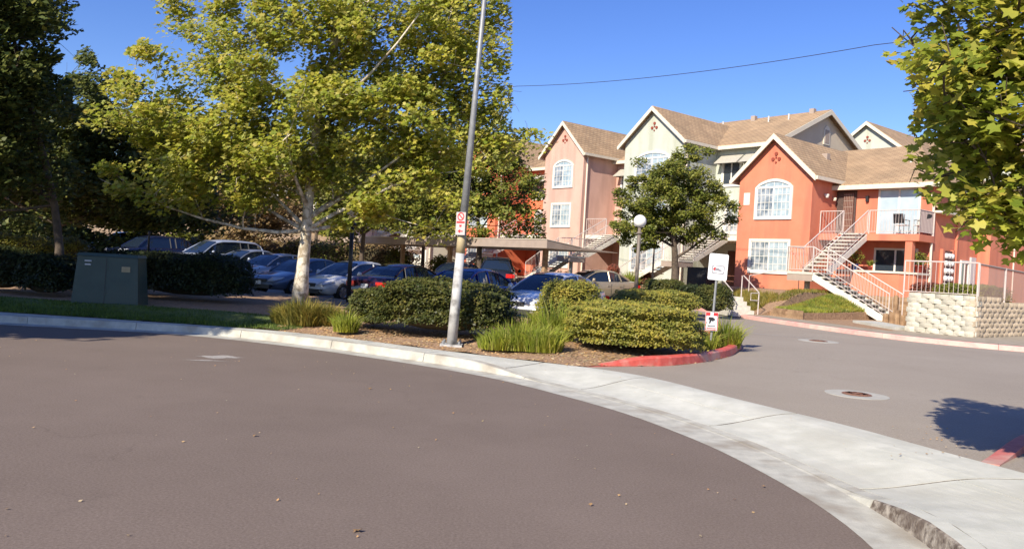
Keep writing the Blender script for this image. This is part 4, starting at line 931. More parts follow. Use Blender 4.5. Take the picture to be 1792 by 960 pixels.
# hedges and shrubs
def hedge(label, c, size, m, n, lsize=.06, rz=0, box=.35, group=None, name='hedge', z0=None, lump=.10, shape=LEAFQ):
    """rounded box of leaves around a dark inner core; c = base centre"""
    box = box; t = thing(name, label, 'hedge' if name == 'hedge' else 'shrub', c, rz, group); sx_, sy_, sz_ = size[0] / 2, size[1] / 2, size[2]
    d_ = unit(rng.normal(size=(n, 3))); d_[:, 2] = np.where(d_[:, 2] < -.5, -d_[:, 2], d_[:, 2])
    p_ = np.sign(d_) * np.abs(d_) ** box if False else d_ / (np.sum(np.abs(d_) ** (2 / box), axis=1, keepdims=True) ** (box / 2))
    low = p_[:, 2] < 0; hn = (np.abs(p_[:, 0]) ** (2 / box) + np.abs(p_[:, 1]) ** (2 / box)) ** (box / 2); sc_ = np.where(low, (1 - .10 * np.abs(p_[:, 2])) / np.maximum(hn, .05), 1)
    p_ = p_ * np.c_[np.minimum(sc_, 6), np.minimum(sc_, 6), np.ones(n)]
    k = rng.normal(size=(6, 3)) * 2.6; ph = rng.uniform(0, 6, 6); wob = sum(np.sin(p_ @ (k[i] * (1 + i * .5)) + ph[i]) for i in range(6)) / 6
    fr = np.sin(p_ @ (k[0] * 7) + 1) * np.sin(p_ @ (k[3] * 6)) * .05; rad = (1 + lump * 2.2 * wob + fr) * (1 - .30 * rng.uniform(0, 1, n) ** 2.2) + rng.normal(size=n) * .03 + (rng.uniform(0, 1, n) < .04) * rng.uniform(0, .16, n)
    P = p_ * rad[:, None] * np.array([sx_, sy_, sz_ / 2]) + np.array([0, 0, sz_ / 2]); P = P[P[:, 2] > .0]
    leafobj('foliage', P, lsize, shape, m, t, upb=.3, out=unit(P - np.array([0, 0, sz_ / 2])), outb=.7)
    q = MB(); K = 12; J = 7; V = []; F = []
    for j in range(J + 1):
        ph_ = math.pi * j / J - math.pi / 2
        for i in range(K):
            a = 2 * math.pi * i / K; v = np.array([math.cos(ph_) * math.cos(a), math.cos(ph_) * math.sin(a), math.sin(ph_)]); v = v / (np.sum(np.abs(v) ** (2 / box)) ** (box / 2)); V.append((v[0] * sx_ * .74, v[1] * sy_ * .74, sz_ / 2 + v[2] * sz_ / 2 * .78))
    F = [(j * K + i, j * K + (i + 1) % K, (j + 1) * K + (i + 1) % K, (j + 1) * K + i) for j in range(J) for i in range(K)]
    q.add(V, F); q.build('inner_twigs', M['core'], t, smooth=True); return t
def hedge_px(label, x0, x1, ytop, D, depth, m, n, base=.22, **k):
    """hedge from its ends and top read in the photo at distance D"""
    a = at(x0, ytop, D); b_ = at(x1, ytop, D); mid = (a + b_) / 2; rz = k.pop('rz', 0); hgt = mid[2] - base
    return hedge(label, (mid[0], D, base), (b_[0] - a[0], depth, hgt), M[m], n, rz=rz, **k)
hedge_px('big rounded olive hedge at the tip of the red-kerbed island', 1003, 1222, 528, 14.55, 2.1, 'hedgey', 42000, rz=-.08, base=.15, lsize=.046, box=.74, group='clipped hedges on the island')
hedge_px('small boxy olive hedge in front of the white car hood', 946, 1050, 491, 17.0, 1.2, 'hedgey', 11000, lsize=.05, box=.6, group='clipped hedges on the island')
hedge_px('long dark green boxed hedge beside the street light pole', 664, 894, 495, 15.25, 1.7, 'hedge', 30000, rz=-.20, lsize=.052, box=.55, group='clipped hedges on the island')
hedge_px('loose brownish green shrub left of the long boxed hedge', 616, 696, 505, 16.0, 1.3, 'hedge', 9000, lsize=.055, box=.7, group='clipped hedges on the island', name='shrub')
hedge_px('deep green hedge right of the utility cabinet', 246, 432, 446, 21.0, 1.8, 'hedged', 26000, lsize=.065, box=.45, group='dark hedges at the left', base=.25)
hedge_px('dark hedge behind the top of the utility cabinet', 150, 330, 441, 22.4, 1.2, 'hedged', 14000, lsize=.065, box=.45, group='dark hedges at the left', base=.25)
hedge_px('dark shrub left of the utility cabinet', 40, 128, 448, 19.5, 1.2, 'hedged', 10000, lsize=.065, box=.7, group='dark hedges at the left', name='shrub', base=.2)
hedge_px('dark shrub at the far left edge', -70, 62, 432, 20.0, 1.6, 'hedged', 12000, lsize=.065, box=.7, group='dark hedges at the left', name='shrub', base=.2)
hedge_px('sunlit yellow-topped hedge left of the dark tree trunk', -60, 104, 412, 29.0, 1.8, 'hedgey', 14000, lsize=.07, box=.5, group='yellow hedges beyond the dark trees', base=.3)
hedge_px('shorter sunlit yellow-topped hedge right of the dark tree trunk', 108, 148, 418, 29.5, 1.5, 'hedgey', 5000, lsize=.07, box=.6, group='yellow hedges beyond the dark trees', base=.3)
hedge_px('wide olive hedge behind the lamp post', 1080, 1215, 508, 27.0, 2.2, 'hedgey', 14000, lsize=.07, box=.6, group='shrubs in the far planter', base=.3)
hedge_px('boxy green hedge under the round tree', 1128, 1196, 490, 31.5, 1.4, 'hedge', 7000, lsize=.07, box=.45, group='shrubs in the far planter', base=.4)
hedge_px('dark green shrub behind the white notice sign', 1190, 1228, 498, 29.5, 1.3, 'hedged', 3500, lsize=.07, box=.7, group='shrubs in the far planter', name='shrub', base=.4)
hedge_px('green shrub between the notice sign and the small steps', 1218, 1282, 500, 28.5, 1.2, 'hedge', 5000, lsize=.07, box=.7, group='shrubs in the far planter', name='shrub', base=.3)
hedge_px('small red-leaved shrub at the pale green wall', 1118, 1140, 474, 44, 1.0, 'redleaf', 2500, lsize=.08, box=.8, name='shrub', base=.9)
hedge_px('reddish shrub below the pink building stair', 1062, 1086, 464, 47, 1.2, 'redleaf', 2500, lsize=.08, box=.8, name='shrub', base=.9)
hx = W(13.7, -6.3, 1.25)
hedge('green boxy hedge behind the white picket fence', hx, (1.9, 1.6, .62), M['mid'], 9000, lsize=.06, rz=-TH, box=.4)
hedge('purple-red shrub behind the left end of the picket fence', W(11.8, -4.5, 1.1), (1.6, 1.0, .75), M['redleaf'], 4000, lsize=.07, rz=-TH, box=.6, name='shrub')
for px, lb in ((95, 'dark green bank shrub behind the farthest SUV'), (210, 'dark green bank shrub above the navy SUV'), (330, 'dark green bank shrub above the minivan'), (455, 'dark green bank shrub left of the sycamore trunk'), (560, 'dark green bank shrub right of the sycamore trunk'), (655, 'dark green bank shrub above the white coupe')):
    c = at(px, 424 + .02 * px, 53); z0 = gz(c[0], 53)
    hedge(lb, (c[0], 53, z0), (6.2, 2.5, max(1.6, c[2] - z0 + .5)), M['brush'] if px in (455, 655) else M['mid'], 5200, lsize=.15, box=.7, name='shrub', group='bank shrubs behind the parked cars', lump=.22)
SHL = ['dry brown shrub on the hillside above the champagne sedan', 'dry brown shrub behind the sycamore trunk', 'dry brown shrub above the white coupe', 'green shrub behind the maroon sedan', 'low green shrub at the left end of the carport roof', 'dry brown shrub above the silver blue minivan',
       'bright green shrub behind the black SUV under the carport', 'green shrub between the carport posts', 'green shrub above the rear of the navy SUV', 'tall dry brown shrub higher on the hillside left of the sycamore', 'dry brown shrub high on the hillside right of the sycamore', 'green shrub high on the hillside above the black lamp post']
for i, (px, py, D, s_, m_) in enumerate([(470, 425, 62, 2.4, 'brush'), (520, 420, 66, 3, 'brush'), (590, 425, 60, 2.6, 'brush'), (650, 430, 58, 2.0, 'mid'), (700, 440, 52, 1.8, 'mid'), (400, 425, 64, 3, 'brush'), (845, 452, 50, 1.2, 'blade'), (775, 447, 50, 1.6, 'mid'), (350, 418, 68, 3, 'mid'), (440, 405, 76, 3.4, 'brush'), (560, 405, 78, 3.2, 'brush'), (620, 408, 80, 3, 'mid')]):
    c = at(px, py, D); z0 = gz(c[0], D)
    hedge(SHL[i], (c[0], D, z0), (s_, s_, max(.9, c[2] - z0)), M[m_], 2600, lsize=.13, box=.8, name='shrub', group='brown shrubs on the hillside' if m_ == 'brush' else 'green shrubs behind the cars', lump=.2)

# grasses
def grass_clump(label, c, r, h, n, m, spread=.45, wd=.012, group=None, name='ornamental_grass'):
    t = thing(name, label, 'grass', c, 0, group)
    a = rng.uniform(0, 2 * math.pi, n); rr = r * np.sqrt(rng.uniform(0, 1, n)) * .75; b0 = np.c_[rr * np.cos(a), rr * np.sin(a), np.zeros(n)]
    a2 = a + rng.normal(size=n) * .6; L = h * rng.uniform(.35, 1.15, n) * (1.05 - .45 * (rr / (r * .75))); sp = (spread + .45) * rng.uniform(.05, 1, n) ** 1.3; d_ = np.c_[np.cos(a2), np.sin(a2)]
    V = np.zeros((n, 5, 3)); w_ = wd * rng.uniform(.7, 1.3, n); px_ = np.c_[-np.sin(a2 + .7), np.cos(a2 + .7)]
    for k_, (f, wf) in enumerate(((0, 1), (.55, .8))):
        ctr = b0 + np.c_[d_ * (sp * L * f ** 1.8)[:, None], L * f]
        V[:, k_, :] = ctr + np.c_[px_ * (w_ * wf)[:, None], np.zeros(n)]; V[:, 4 - k_, :] = ctr - np.c_[px_ * (w_ * wf)[:, None], np.zeros(n)]
    V[:, 2, :] = b0 + np.c_[d_ * (sp * L)[:, None], L * (1 - .25 * sp)]
    o = link('blades', np_mesh('blades', V, 0, [m]), t); return t
def clump_px(label, x, ybase, D, h, r, n, m, z=.2, **k):
    p = at(x, ybase, D); return grass_clump(label, (p[0], D, z), r, h, n, M[m], **k)
for x, D, h, r, n, lb in [(905, 13.7, .62, .55, 900, 'tall bright grass clump left of the big olive hedge'), (868, 13.5, .42, .40, 500, 'short bright grass clump next to the street light pole'), (945, 13.6, .60, .50, 800, 'bright grass clump against the big olive hedge'),
                          (968, 15.4, .95, .5, 800, 'tallest green grass clump below the small boxy hedge'), (925, 15.4, .7, .45, 600, 'green grass clump below the white car bumper')]:
    clump_px(lb, x, 600, D, h, r, n, 'blade', group='ornamental grasses on the island', wd=.010)
clump_px('light green grass tuft at the base of the notice sign post', 1270, 605, 16.3, .75, .35, 650, 'blade', wd=.011, z=.2); clump_px('small grass tuft left of the notice sign post', 1240, 605, 15.6, .5, .25, 300, 'blade', wd=.011, z=.2)
clump_px('small bright grass tuft between two shrubs', 604, 585, 15.0, .50, .3, 450, 'blade', wd=.01)
clump_px('olive grassy shrub at the foot of the sycamore', 530, 570, 16.1, .62, .65, 1700, 'bladey', wd=.014, spread=.6); clump_px('olive grassy shrub right of the sycamore foot', 572, 570, 16.2, .52, .5, 1100, 'bladey', wd=.014, spread=.6); clump_px('low olive grass tuft in front of the sycamore', 503, 572, 16.1, .45, .4, 700, 'bladey', wd=.014, spread=.6)
clump_px('bright yucca-like tuft against the pale green wall', 1103, 492, 43, .95, .6, 300, 'blade', wd=.03, z=.95)
clump_px('pale grass tuft beside the pink stair', 985, 480, 50, .8, .7, 300, 'blade', wd=.03, z=.95); clump_px('green tuft left of the pale green building', 1075, 488, 46, .7, .5, 250, 'blade', wd=.03, z=.95)
def scatter_grass(name, label, pts, h, m, wd=.008, group=None):
    P = np.array(pts); n = len(P); a = rng.uniform(0, 2 * math.pi, n); hh = h * rng.uniform(.5, 1.2, n); V = np.zeros((n, 3, 3)); d_ = np.c_[np.cos(a), np.sin(a), np.zeros(n)] * wd
    V[:, 0] = P - d_; V[:, 1] = P + d_; V[:, 2] = P + np.c_[rng.normal(size=(n, 2)) * .4 * h, hh]
    return tag(link(name, np_mesh(name, V, 0, [m])), label, 'grass', kind='stuff')
pts = []
while len(pts) < 42000:
    x = -random.random() ** .8 * 13 - 4.0; y = random.uniform(15.0, 18.6)
    if inpoly(x, y, lawnP): pts.append((x, y, islz(x, y) + .01 if False else .15 + .05 * ss((y - 15.5) / 2)))
for i in range(0): pass
scatter_grass('lawn_grass', 'short green lawn grass along the left sidewalk', pts, .075, M['turf'], wd=.012)
pts = [];
while len(pts) < 9000:
    u = random.uniform(7.3, 8.9); v = random.uniform(vR(u) + 1.6, -3.4); pts.append(W(u, v, Hh(u, v) - .02))
scatter_grass('bed_grass', 'bright green grass in the timber-edged bed under the stair', pts, .15, M['blade'], wd=.02)
pts = []
while len(pts) < 4500:
    u = random.uniform(6.3, 8.9); v = random.uniform(-6.5, -2.7); pts.append(W(u, v, Hh(u, v) - .02))
scatter_grass('slope_grass', 'olive ground cover on the slope under the stair landing', pts, .16, M['bladey'], wd=.02)
pts = []
while len(pts) < 5000:
    u = random.uniform(2.5, 6.4); v = random.uniform(vR(u) + .3, vR(u) + 3.0); pts.append(W(u, v, Hh(u, v) - .02))
scatter_grass('planter_grass', 'dry yellow-green grass in the far planter', pts, .22, M['bladey'], wd=.02)
# leaf litter on the mulch
pts = []
while len(pts) < 9000:
    x = random.uniform(-5.2, 5.2); y = random.uniform(12.2, 19)
    if inpoly(x, y, mulch): pts.append((x, y, islz(x, y) + .012))
V = leaves(np.array(pts), .055, LEAFQ, upb=2.5, curl=.3); tag(link('leaf_litter', np_mesh('leaf_litter', V, 0, [M['leafdry']])), 'dry brown leaf litter on the mulch', 'leaf litter', kind='stuff')
pts = []
for _ in range(260):
    i = random.randrange(20, NS - 60); d_ = -abs(random.gauss(0, 1.6)); p = E[i] + nE[i] * (d_ if random.random() < .6 else random.uniform(.4, wB[i])); z = .012 if (p - E[i]) @ nE[i] < 0 else .145
    if p[1] > 3: pts.append((p[0], p[1], z))
for _ in range(160): x = random.uniform(-9, 3); y = random.uniform(4, 14); pts.append((x, y, .01)) if inpoly(x, y, [tuple(e) for e in E] + [(-20, -70), (-90, -70), (-90, 15)]) else None
for _ in range(45): p = G(random.uniform(1560, 1700), random.uniform(745, 800), .14); pts.append((p[0], p[1], .145))
V = leaves(np.array(pts), .024, LEAFQ, upb=2.5, curl=.4); tag(link('street_debris', np_mesh('street_debris', V, 0, [M['leafdry']])), 'small bits of dry leaf scattered on street and walk', 'leaf litter', kind='stuff')
for i, (px, py, s_, lb) in enumerate([(625, 926, .075, 'curled dry leaf on the street near the bottom of the picture'), (647, 679, .045, 'dry leaf on the street below the street light'), (446, 761, .035, 'pale leaf scrap in the middle of the street'), (1033, 882, .035, 'small leaf scrap near the gutter'), (1337, 850, .045, 'thin dry twig on the street near the right gutter')]):
    p = G(px, py, .012); V = leaves(np.array([[0, 0, .012]]), s_, LEAF5, upb=1.5, curl=.5); tag(link('dry_leaf', fan_mesh('dry_leaf', V, M['leafdry']), loc=(p[0], p[1], .006)), lb, 'leaf', 'dry leaves lying on the street')
# paint marks
def blot(name, label, px, py, sx_, sy_, rz, m, z=.004):
    p = G(px, py, z); K = 22; P = [(sx_ * math.cos(a) * (1 + .35 * math.sin(3 * a + 1) * math.sin(5 * a)), sy_ * math.sin(a) * (1 + .4 * math.sin(4 * a + 2)), 0) for a in [2 * math.pi * i / K for i in range(K)]]
    tag(MB().add(P, [tuple(range(K))]).build(name, m, loc=(p[0], p[1], z), rz=rz), label, kind='structure')
blot('paint_mark', 'worn white paint mark on the street', 385, 624, .28, .16, .1, M['paint']); blot('paint_mark', 'thin smear beside the white paint mark', 358, 630, .28, .04, .15, M['paint'])
p0 = G(1310, 583, .15); p1 = G(1420, 592, .15); q = MB(); z_ = .155
q.add([(p0[0], p0[1], lotz(*p0[:2]) + .004), (p1[0], p1[1], lotz(*p1[:2]) + .004), (p1[0] + .02, p1[1] + .12, lotz(*p1[:2]) + .004), (p0[0] + .02, p0[1] + .12, lotz(*p0[:2]) + .004)], [(0, 1, 2, 3)]); tag(q.build('paint_line', M['paint']), 'faded white line on the driveway near the pink kerb', kind='structure')

# ================================================================ STREET FURNITURE
pbs = G(790, 607, .13); px0, py0 = pbs[0], pbs[1]
pole = thing('street_light', 'tall grey street light pole with white painted base', 'street light', (px0, py0, .16), 0)
lean = .038
def pp(z, dx=0, dy=0): return (lean * z + dx, dy, z)
def pr(z): return .094 - .0105 * z if z < 4.5 else max(.026, .0467 - .005 * (z - 4.5))
MB().tube([pp(0), pp(1.62)], [pr(0), pr(1.62)], 14).build('painted_base', M['polewhite'], pole, smooth=True)
MB().tube([pp(1.62), pp(1.98)], [pr(1.62) + .003, pr(1.98) + .003], 14).build('tan_band', M['poletan'], pole, smooth=True)
MB().tube([pp(1.98), pp(4.5), pp(8.4)], [pr(1.98), pr(4.5), pr(8.4)], 14).build('upper_pole', M['galv'], pole, smooth=True)
MB().box(-.19, .19, -.19, .19, -.05, .03).build('base_plate', M['polewhite'], pole)
for a in range(4): MB().lathe([(0, .09), (.025, .09), (.025, .03)], 6, c=(.14 * (1 if a % 2 else -1), .14 * (1 if a < 2 else -1), 0)).build('anchor_bolt', M['galv'], pole)
MB().tube([pp(8.3), (-.2, -.9, 8.8), (-.6, -2.2, 9.0)], [.05, .045, .04], 8).build('mast_arm', M['galv'], pole)
MB().box(-.78, -.5, -2.75, -2.1, 8.93, 9.08).build('lamp_head', M['galv'], pole)
sg = thing('parking_sign', 'small white and red no-parking sign strapped to the street light pole', 'sign', (px0 + lean * 2.05 - .03, py0 - .13, 2.12), R(-32)); sg.scale = (.9, 1, .92)
q = MB(); q.box(-.11, .11, -.004, 0, -.03, .40); q.build('plate', M['signdull'], sg)
q = MB(); q.lathe([(.058, -.0065), (.08, -.0065)], 20, c=(0, 0, .315), axis='y'); q.prism([(-.05, -.0065, .345), (-.035, -.0065, .36), (.05, -.0065, .285), (.035, -.0065, .27)], (0, .001, 0)); q.add([(-.095, -.006, .19), (.095, -.006, .19), (.095, -.006, .225), (-.095, -.006, .225)], [(0, 1, 2, 3)]); q.build('red_print', M['signred'], sg)
q = MB(); q.add([(-.02, -.006, .12), (.02, -.006, .12), (.03, -.006, .16), (-.03, -.006, .16)], [(0, 1, 2, 3)]); q.add([(-.06, -.006, .04), (0, -.006, .0), (0, -.006, .03), (.06, -.006, .03), (.06, -.006, .05), (0, -.006, .05), (0, -.006, .08)], [(0, 1, 2, 3, 4, 5, 6)]); q.build('arrow_print', M['signred'], sg)
# notice sign on its own post
ss_ = at(1256, 467, 15.7); spx = at(1243, 600, 15.7)
ns = thing('notice_sign', 'white notice sign on a thin steel post at the end of the red-kerbed island', 'sign', (spx[0], 15.7, .2), 0)
dx_ = ss_[0] - spx[0] + .0; zt = ss_[2] - .2
MB().tube([(0, 0, -.05), (dx_ * 1.05, 0, zt + .25)], .024, 6).build('post', M['galv'], ns)
pl = MB(); w_, h_ = .188, .258; K = 5; cr_ = .035; P = []
for cxx, czz, a0 in ((w_ - cr_, h_ - cr_, 0), (-w_ + cr_, h_ - cr_, 90), (-w_ + cr_, -h_ + cr_, 180), (w_ - cr_, -h_ + cr_, 270)):
    for i in range(K): a = R(a0 + 90 * i / (K - 1)); P.append((cxx + cr_ * math.cos(a), 0, czz + cr_ * math.sin(a)))
def plate(name, m, y, sc=1, loc=(0, 0, 0), parent=None, th=.004):
    q = MB(); q.prism([(p[0] * sc, y, p[2] * sc) for p in P], (0, th, 0)); return q.build(name, m, parent, loc=loc)
tp = plate('plate', M['signwhite'], -.035, 1, (dx_, 0, zt), ns); tp.rotation_euler = (0, R(2), 0)
def flat(name, m, pts, parent, y=-.0375): return MB().add([(x, y, z) for x, z in pts], [tuple(range(len(pts)))]).build(name, m, parent)
def rr(w1, h1, cx_=0, cz_=0, k=.4):
    o = [];  r_ = min(w1, h1) * k
    for a0, sx_, sz_ in ((0, 1, 1), (90, -1, 1), (180, -1, -1), (270, 1, -1)):
        for i in range(5): a = R(a0 + 22.5 * i); o.append((cx_ + sx_ * (w1 - r_) + r_ * math.cos(a), cz_ + sz_ * (h1 - r_) + r_ * math.sin(a)))
    return o
flat('emblem_border', M['signgrey'], rr(.125, .085, .005, -.05), tp); flat('emblem_field', M['signwhite'], rr(.105, .066, .005, -.05), tp, -.038); flat('emblem_red', M['signred'], [(-.06 + .035 * math.cos(R(a)), -.045 + .034 * math.sin(R(a))) for a in range(0, 360, 24)], tp, -.0385)
flat('emblem_car', M['signgrey'], [(-.07, -.07), (.06, -.085), (.09, -.06), (.04, -.045), (.01, -.02), (-.04, -.02)], tp, -.039)
for i, (a, b2) in enumerate(((-.15, .15), (-.12, .12), (-.14, .14))): flat('print_line', M['hvac'], [(a, .215 - i * .055), (b2, .215 - i * .055), (b2, .232 - i * .055), (a, .232 - i * .055)], tp)
for i in range(3): flat('print_line', M['hvac'], [(-.14, -.175 - i * .035), (.14, -.175 - i * .035), (.14, -.165 - i * .035), (-.14, -.165 - i * .035)], tp)
sl_ = at(1245, 562, 15.65); ts = thing('towing_sign', 'small red and white towing notice low on the same post', 'sign', (sl_[0], 15.64, sl_[2]), 0)
q = MB(); q.box(-.145, .145, -.004, 0, -.21, .21); q.build('plate', M['signwhite'], ts); ts.scale = (.85, 1, .85)
rp = lambda nm, m, x0, x1, z0, z1: flat(nm, m, [(x0, z0), (x1, z0), (x1, z1), (x0, z1)], ts, -.006)
rp('red_block', M['signred'], -.14, -.035, .13, .205); rp('red_block', M['signred'], .035, .14, .13, .205); rp('red_border', M['signred'], -.14, -.125, -.205, .13); rp('red_border', M['signred'], .125, .14, -.205, .13)
rp('red_print', M['signred'], -.11, .11, -.165, -.145); rp('red_print', M['signred'], -.11, .11, -.20, -.18)
flat('tow_truck_print', M['signblack'], [(-.07, .10), (.02, .10), (.07, .07), (.08, .03), (.05, .02), (.03, -.01), (.0, .02), (-.03, -.05), (-.06, -.05), (-.05, .03), (-.08, .05)], ts, -.006)
flat('grey_print', M['signgrey'], [(-.09, -.12), (.09, -.12), (.09, -.085), (-.09, -.085)], ts, -.006)
# globe lamps
def globe_lamp(label, x, y, z0, h, r=.235, pr_=.045, mm='brownpost'):
    t = thing('lamp_post', label, 'lamp post', (x, y, z0), 0, 'globe lamps on dark posts')
    MB().tube([(0, 0, 0), (0, 0, h - r)], [pr_ * 1.25, pr_], 10).build('post', M[mm], t, smooth=True); MB().lathe([(.1, -.03), (.12, .0), (.09, .05), (.06, .05)], 14, c=(0, 0, h - r * 1.9)).build('collar', M[mm], t)
    q = MB(); q.lathe([(r * math.sin(math.pi * i / 12), r * -math.cos(math.pi * i / 12)) for i in range(13)], 20, c=(0, 0, h)); q.build('globe', M['globe'], t, smooth=True)
lp = at(1121, 387, 30); globe_lamp('white globe lamp on a dark post in front of the round tree', lp[0] - .02, 30, .35, lp[2] - .35, .24, .062)
lp = at(1146, 415, 38); globe_lamp('second thinner lamp post hidden in the round tree crown', lp[0], 38, .6, lp[2] - .6, .2, .04)
lp = at(618, 372, 24); globe_lamp('black lamp post among the parked cars beside the white sedan', lp[0], 24, .25, lp[2] - .25, .18, .055, 'black')
lp = at(262, 395, 34); globe_lamp('dark lamp post above the navy pickup', lp[0], 34, .3, lp[2] + 1.0, .15, .04, 'black')
# utility cabinet
cb = thing('utility_cabinet', 'dark green metal utility cabinet on the lawn under the trees', 'utility cabinet', (-9.08, 18.2, .19), R(9))
def taper(q, a, b2, z0, z1, y0, y1, k=.07): 
    V = [(a, y0, z0), (b2, y0, z0), (b2, y1, z0), (a, y1, z0), (a + k, y0 + k, z1), (b2 - k, y0 + k, z1), (b2 - k, y1 - k, z1), (a + k, y1 - k, z1)]; q.add(V, [(3, 2, 1, 0), (4, 5, 6, 7), (0, 1, 5, 4), (1, 2, 6, 5), (2, 3, 7, 6), (3, 0, 4, 7)]); return q
taper(MB(), -.72, .70, -.05, 1.10, -.4, .4, .08).build('body', M['cabinet'], cb)
taper(MB(), -.66, .64, 1.105, 1.17, -.34, .34, .03).build('lid', M['cabinet'], cb)
q = MB(); q.box(-.48, -.34, -.36, -.32, .98, 1.01); q.box(-.47, -.35, -.365, -.325, .90, .93); q.build('handle', M['hvac'], cb)
q = MB(); q.prism([(-.035, -.402, .02), (-.025, -.402, .02), (-.025, -.332, 1.08), (-.035, -.332, 1.08)], (0, .006, 0)); q.build('door_seam', M['black'], cb)
MB().box(-.86, .80, -.56, .56, -.1, .02).build('concrete_pad', M['concrete2'], cb)
MB().box(.30, .48, -.352, -.345, .78, .90).build('warning_label', M['poletan'], cb)
for zz in (.25, .8): MB().box(-.03, .01, -.40 + .07 * zz, -.36 + .07 * zz, zz, zz + .1).build('hinge', M['cabinet'], cb)
# carport
cpx, cpy, _ = W(-.9 - 1.2, -13.4); c0_ = at(957, 430, 35.5)
cu, cv = UV(c0_[0], c0_[1])
cpt = thing('carport', 'flat-roofed taupe carport over the parked cars', 'carport', (c0_[0], c0_[1], lotz(*c0_[:2])), -TH)
zl = 2.5 - lotz(*c0_[:2]); Lc = 19
q = MB(); q.prism([(0, 0, zl), (0, 0, zl + .36), (0, 2.1, zl + .14), (0, 2.1, zl)], (-Lc, 0, 0)); q.build('canopy', M['beamgrey'], cpt)
q = MB(); q.prism([(.004, 2.1, zl + .02), (.004, 2.1, zl + .15), (.004, 4.6, zl + .05), (.004, 4.6, zl + .02)], (-Lc, 0, 0)); q.build('canopy_rear', M['beamgrey'], cpt)
q = MB(); q.prism([(.02, -.03, zl + .37), (.02, 2.1, zl + .15), (.02, 2.1, zl + .18), (.02, -.03, zl + .40)], (-Lc - .04, 0, 0)); q.build('roof_sheet', M['trim'], cpt)
for x_ in (-1.5, -6.6, -9.2, -14): MB().box(x_ - .1, x_ + .1, 1.2, 1.4, -.05, zl).build('carport_post', M['timber'], cpt)
# cable
A = at(905, 151, 40); B2 = at(1530, 79, 26); q = MB(); pts = []
for i in range(25): f = i / 24; p = A * (1 - f) + B2 * f; p = p.copy(); p[2] -= .5 * 4 * f * (1 - f) * .55; pts.append(p)
A0 = A + (A - B2) * .6; pts = [A0] + pts + [B2 + (B2 - A) * .4]; q.tube(pts, .013, 5); tag(q.build('overhead_cable', M['wire']), 'thin dark overhead cable crossing the blue sky', 'cable')

# pots, chairs on the orange building
def pot(label, u, v, z, pm, lm, r=.16, kind='leaf'):
    t = thing('potted_plant', label, 'plant', W(u, v, z), 0, 'potted plants on the patio wall')
    q = MB(); q.lathe([(0, 0), (r * .7, 0), (r, r * 1.5), (r * 1.08, r * 1.5), (r * 1.05, r * 1.65), (r * .8, r * 1.6), (0, r * 1.5)], 14); q.build('pot', M[pm], t, smooth=True)
    if kind == 'leaf': P_ = in_ell((0, 0, .58), (.38, .36, .36), 420); leafobj('foliage', P_, .10, LEAF4, M[lm], t)
    else:
        V = grass_clump('x', (0, 0, 0), .1, .4, 90, M[lm], spread=.9, wd=.02); o = V.children[0]; o.parent = t; o.location = (0, 0, .22); bpy.data.objects.remove(V)
pot('yellow flowering plant in a blue pot on the patio wall', 6.25, .45, 2.34, 'potblue', 'hedgey'); pot('spiky green succulent on the patio wall beside the blue pot', 6.95, .45, 2.34, 'beamgrey' if False else 'potred', 'blade', .1, 'b'); pot('leafy plant in a red pot at the corner of the patio wall', 8.62, 1.5, 2.34, 'potred', 'mid', .2)
def chair(label, u, v, z, rz):
    t = thing('patio_chair', label, 'chair', W(u, v, z), rz, 'patio chairs on the balcony'); MB().box(-.24, .24, -.24, .24, .42, .45).build('seat', M['hvac'], t)
    q = MB(); 
    q.prism([(-.24, .24, .5), (.24, .24, .5), (.22, .34, .92), (-.22, .34, .92)], (0, .025, 0)); q.build('backrest', M['plastic'], t)
    for a in (-.22, .22):
        for b2 in (-.22, .22): MB().tube([(a, b2, 0), (a, b2, .66 if b2 < 0 else .9)], .013, 5).build('leg', M['plastic'], t)
        MB().box(a - .02, a + .02, -.24, .26, .64, .665).build('armrest', M['plastic'], t)
chair('dark patio chair in front of the sliding door', 7.75, 1.5, 4.0, 2.2); chair('pale patio chair behind the screened end of the balcony', 8.5, 1.7, 4.0, -2.4)
# bins / dark boxes beside orange corner
q = thing('utility_box', 'dark green box against the left corner of the orange building', 'utility box', W(-.9, -1.2, 1.2), -TH); MB().box(-.6, .6, -.4, .4, -.3, .85).build('body', M['black'], q); MB().box(-.63, .63, -.43, .43, .852, .9).build('lid', M['black'], q)

# ================================================================ CARS
def paint(name, c, rough=.3, metal=.3): return mat(name, c, rough=rough, metal=metal, coat=1.0)
SEDAN = dict(L=4.65, Wd=.90, top=[(0, .50), (.06, .62), (.25, .72), (.7, .80), (1.2, .90), (1.45, .93), (2.4, .94), (3.4, .96), (3.95, 1.00), (4.35, .99), (4.58, .93), (4.65, .60)],
             gh=[(1.15, .90), (1.55, 1.16), (1.95, 1.36), (2.3, 1.43), (2.8, 1.45), (3.2, 1.41), (3.6, 1.27), (4.0, 1.02)], roofx=(1.98, 3.42), axles=(.86, 3.62))
SUV = dict(L=4.7, Wd=.93, top=[(0, .60), (.06, .80), (.25, .93), (.7, 1.0), (1.1, 1.05), (1.4, 1.07), (2.4, 1.08), (3.4, 1.1), (4.2, 1.12), (4.55, 1.12), (4.66, 1.05), (4.7, .62)],
           gh=[(1.05, 1.04), (1.4, 1.32), (1.75, 1.60), (2.1, 1.70), (2.9, 1.73), (3.7, 1.71), (4.25, 1.66), (4.6, 1.16)], roofx=(1.8, 4.3), axles=(.9, 3.72))
